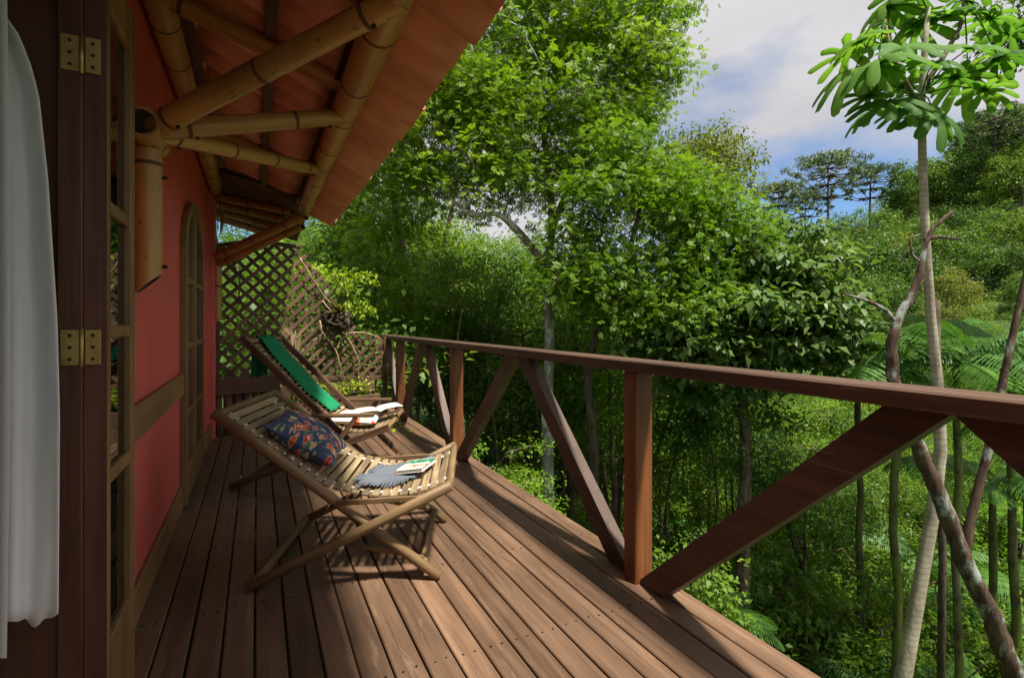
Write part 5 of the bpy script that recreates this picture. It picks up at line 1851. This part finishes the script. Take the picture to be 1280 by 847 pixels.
# ---------------- small plants and twigs at the lattice
def build_lattice_plants():
    rng = np.random.default_rng(23)
    # row of lime seedlings in the planter
    for k in range(9):
        s = 0.80 + k * 0.105 + random.uniform(-.02, .02)
        p = lat_pt(s, 0.225, 0.13)
        t = thing('lime_seedling', p, 'small yellow-green seedling in the low timber planter', 'plant', 'seedlings in the planter')
        n = 34
        h = random.uniform(.10, .20)
        C = rng.normal(size=(n, 3)) * np.array([.045, .045, .035]) + np.array([0, 0, h])
        V = leaf_arrays(C, unit_rand(n, rng), unit_rand(n, rng) * .4 + np.array([0, 0, 1.0]), np.full(n, .045), np.full(n, .026))
        m = MB()
        for q in range(5): m.tube([(0, 0, -.02), (rng.normal() * .02, rng.normal() * .02, h * .6), tuple(C[q])], [.003, .0025, .002], 4)
        link('stem', m.mesh('stem', MAT['leaf_lime']), t)
        link('foliage', quads_mesh('foliage', V, MAT['leaf_lime'], rng.random(n)), t)
    # bromeliad in a nest of roots on the lattice
    c = lat_pt(*on_lattice(418, 400), 0.07)
    t = thing('bromeliad', c, 'yellowish bromeliad in a dark root clump fixed to the lattice', 'plant')
    m = MB()
    for k in range(46):
        a = unit_rand(1, rng)[0] * np.array([.17, .09, .14])
        b = unit_rand(1, rng)[0] * np.array([.19, .10, .16])
        m.tube([tuple(a), tuple((a + b) / 2 + rng.normal(size=3) * .02), tuple(b)], [.012, .014, .008], 5)
    link('root_clump', m.mesh('root_clump', MAT['bark_dark'], True), t)
    vs, fs = [], []
    for k in range(34):
        a = rng.uniform(0, 6.28); el = rng.uniform(.25, 1.2); L = rng.uniform(.2, .34)
        dv = np.array([math.cos(a) * math.cos(el), math.sin(a) * math.cos(el), math.sin(el)])
        sd = np.cross(dv, [0, 0, 1.0]); sd /= np.linalg.norm(sd)
        o = len(vs); b0 = np.array([.03, 0, .09])
        for s, w in ((0, .014), (.5, .013), (1, .001)):
            p = b0 + dv * L * s - np.array([0, 0, .12 * s * s * L / .3])
            vs += [tuple(p - sd * w), tuple(p + sd * w)]
        fs += [(o, o + 1, o + 3, o + 2), (o + 2, o + 3, o + 5, o + 4)]
    me = bpy.data.meshes.new('leaves'); me.from_pydata(vs, [], fs); me.materials.append(MAT['brom'])
    at = me.attributes.new('var', 'FLOAT', 'POINT'); at.data.foreach_set('value', np.repeat(rng.uniform(0, .9, 34), 6))
    link('leaves', me, t)
    # bare twining vines
    def vine(px, r, off=0.06):
        pts = [lat_pt(*on_lattice(u, v), off + 0.03 * math.sin(i * 2.1)) for i, (u, v) in enumerate(px)]
        return pts, r
    vines = [([(400, 375), (410, 390), (425, 412), (437, 430), (445, 450), (446, 474)], 'pale vine looping down beside the bromeliad'),
             ([(397, 400), (398, 415), (412, 428), (418, 440), (421, 455), (430, 478)], 'pale forked vine stem rising from the planter'),
             ([(418, 436), (422, 424), (434, 416), (452, 415), (468, 420), (476, 438)], 'thin vine arching toward the railing end'),
             ([(290, 330), (296, 350), (297, 372), (306, 388), (322, 394), (330, 372), (336, 345), (345, 322)], 'dark vine looping across the left part of the lattice'),
             ([(372, 322), (384, 345), (402, 368), (428, 402), (441, 420)], 'straight dry stick crossing the curved lattice edge')]
    for px, lab in vines:
        pts, r = vine(px, 0.007)
        m = MB(); 
        P = []
        for i in range(len(pts) - 1):
            for j in range(4): P.append(pts[i].lerp(pts[i+1], j / 4) + Vector((random.uniform(-.006, .006), 0, random.uniform(-.006, .006))))
        P.append(pts[-1])
        m.tube(P, list(np.linspace(.010, .006, len(P))), 6)
        tag(m.build('vine', MAT['dry'] if 'dark' not in lab else MAT['bark_brown'], None, True), lab, 'vine')
    # dry grass tuft hanging before the lattice, behind the green cloth
    c = lat_pt(*on_lattice(362, 425), 0.10)
    m = MB()
    for k in range(60):
        a = rng.uniform(0, 6.28); l = rng.uniform(.12, .34)
        q = c + Vector((math.cos(a) * l * .7, math.sin(a) * l * .25, l * rng.uniform(.3, 1)))
        m.tube([c + Vector((rng.normal() * .02, rng.normal() * .02, -.30)), c + (q - c) * .4, q], [.004, .003, .0015], 4)
    tag(m.build('dry_grass', MAT['dry'], None), 'dry grass tuft behind the top of the green cloth', 'dry grass')
    # fallen lime leaves on the deck by the railing
    for k in range(16):
        p = W(500 + random.uniform(-14, 16), 533 + random.uniform(-6, 6), 5.8)
        s = 5.8 * 0 + CAM_H / ((533 + random.uniform(-7, 7) - V0) / F_PX)
        x, y = RD((500 + random.uniform(-14, 16) - U0) / F_PX * s, s)
        if x > 1.45: x = 1.45 - random.uniform(0, .1)
        V = leaf_arrays(np.array([[0, 0, 0.0]]), np.array([[1.0, 0, 0]]), np.array([[0, 0, 1.0]]), np.array([.07]), np.array([.04]))
        o = link('fallen_leaf', quads_mesh('fallen_leaf', V, MAT['leaf_lime'], np.array([.6])))
        o.location = (x, y, .004 + .0004 * k); o.rotation_euler = (0, 0, random.uniform(0, 6.28))
        tag(o, 'fallen lime leaf lying on the deck boards near the railing', 'leaf', 'fallen leaves on the deck')
build_lattice_plants()
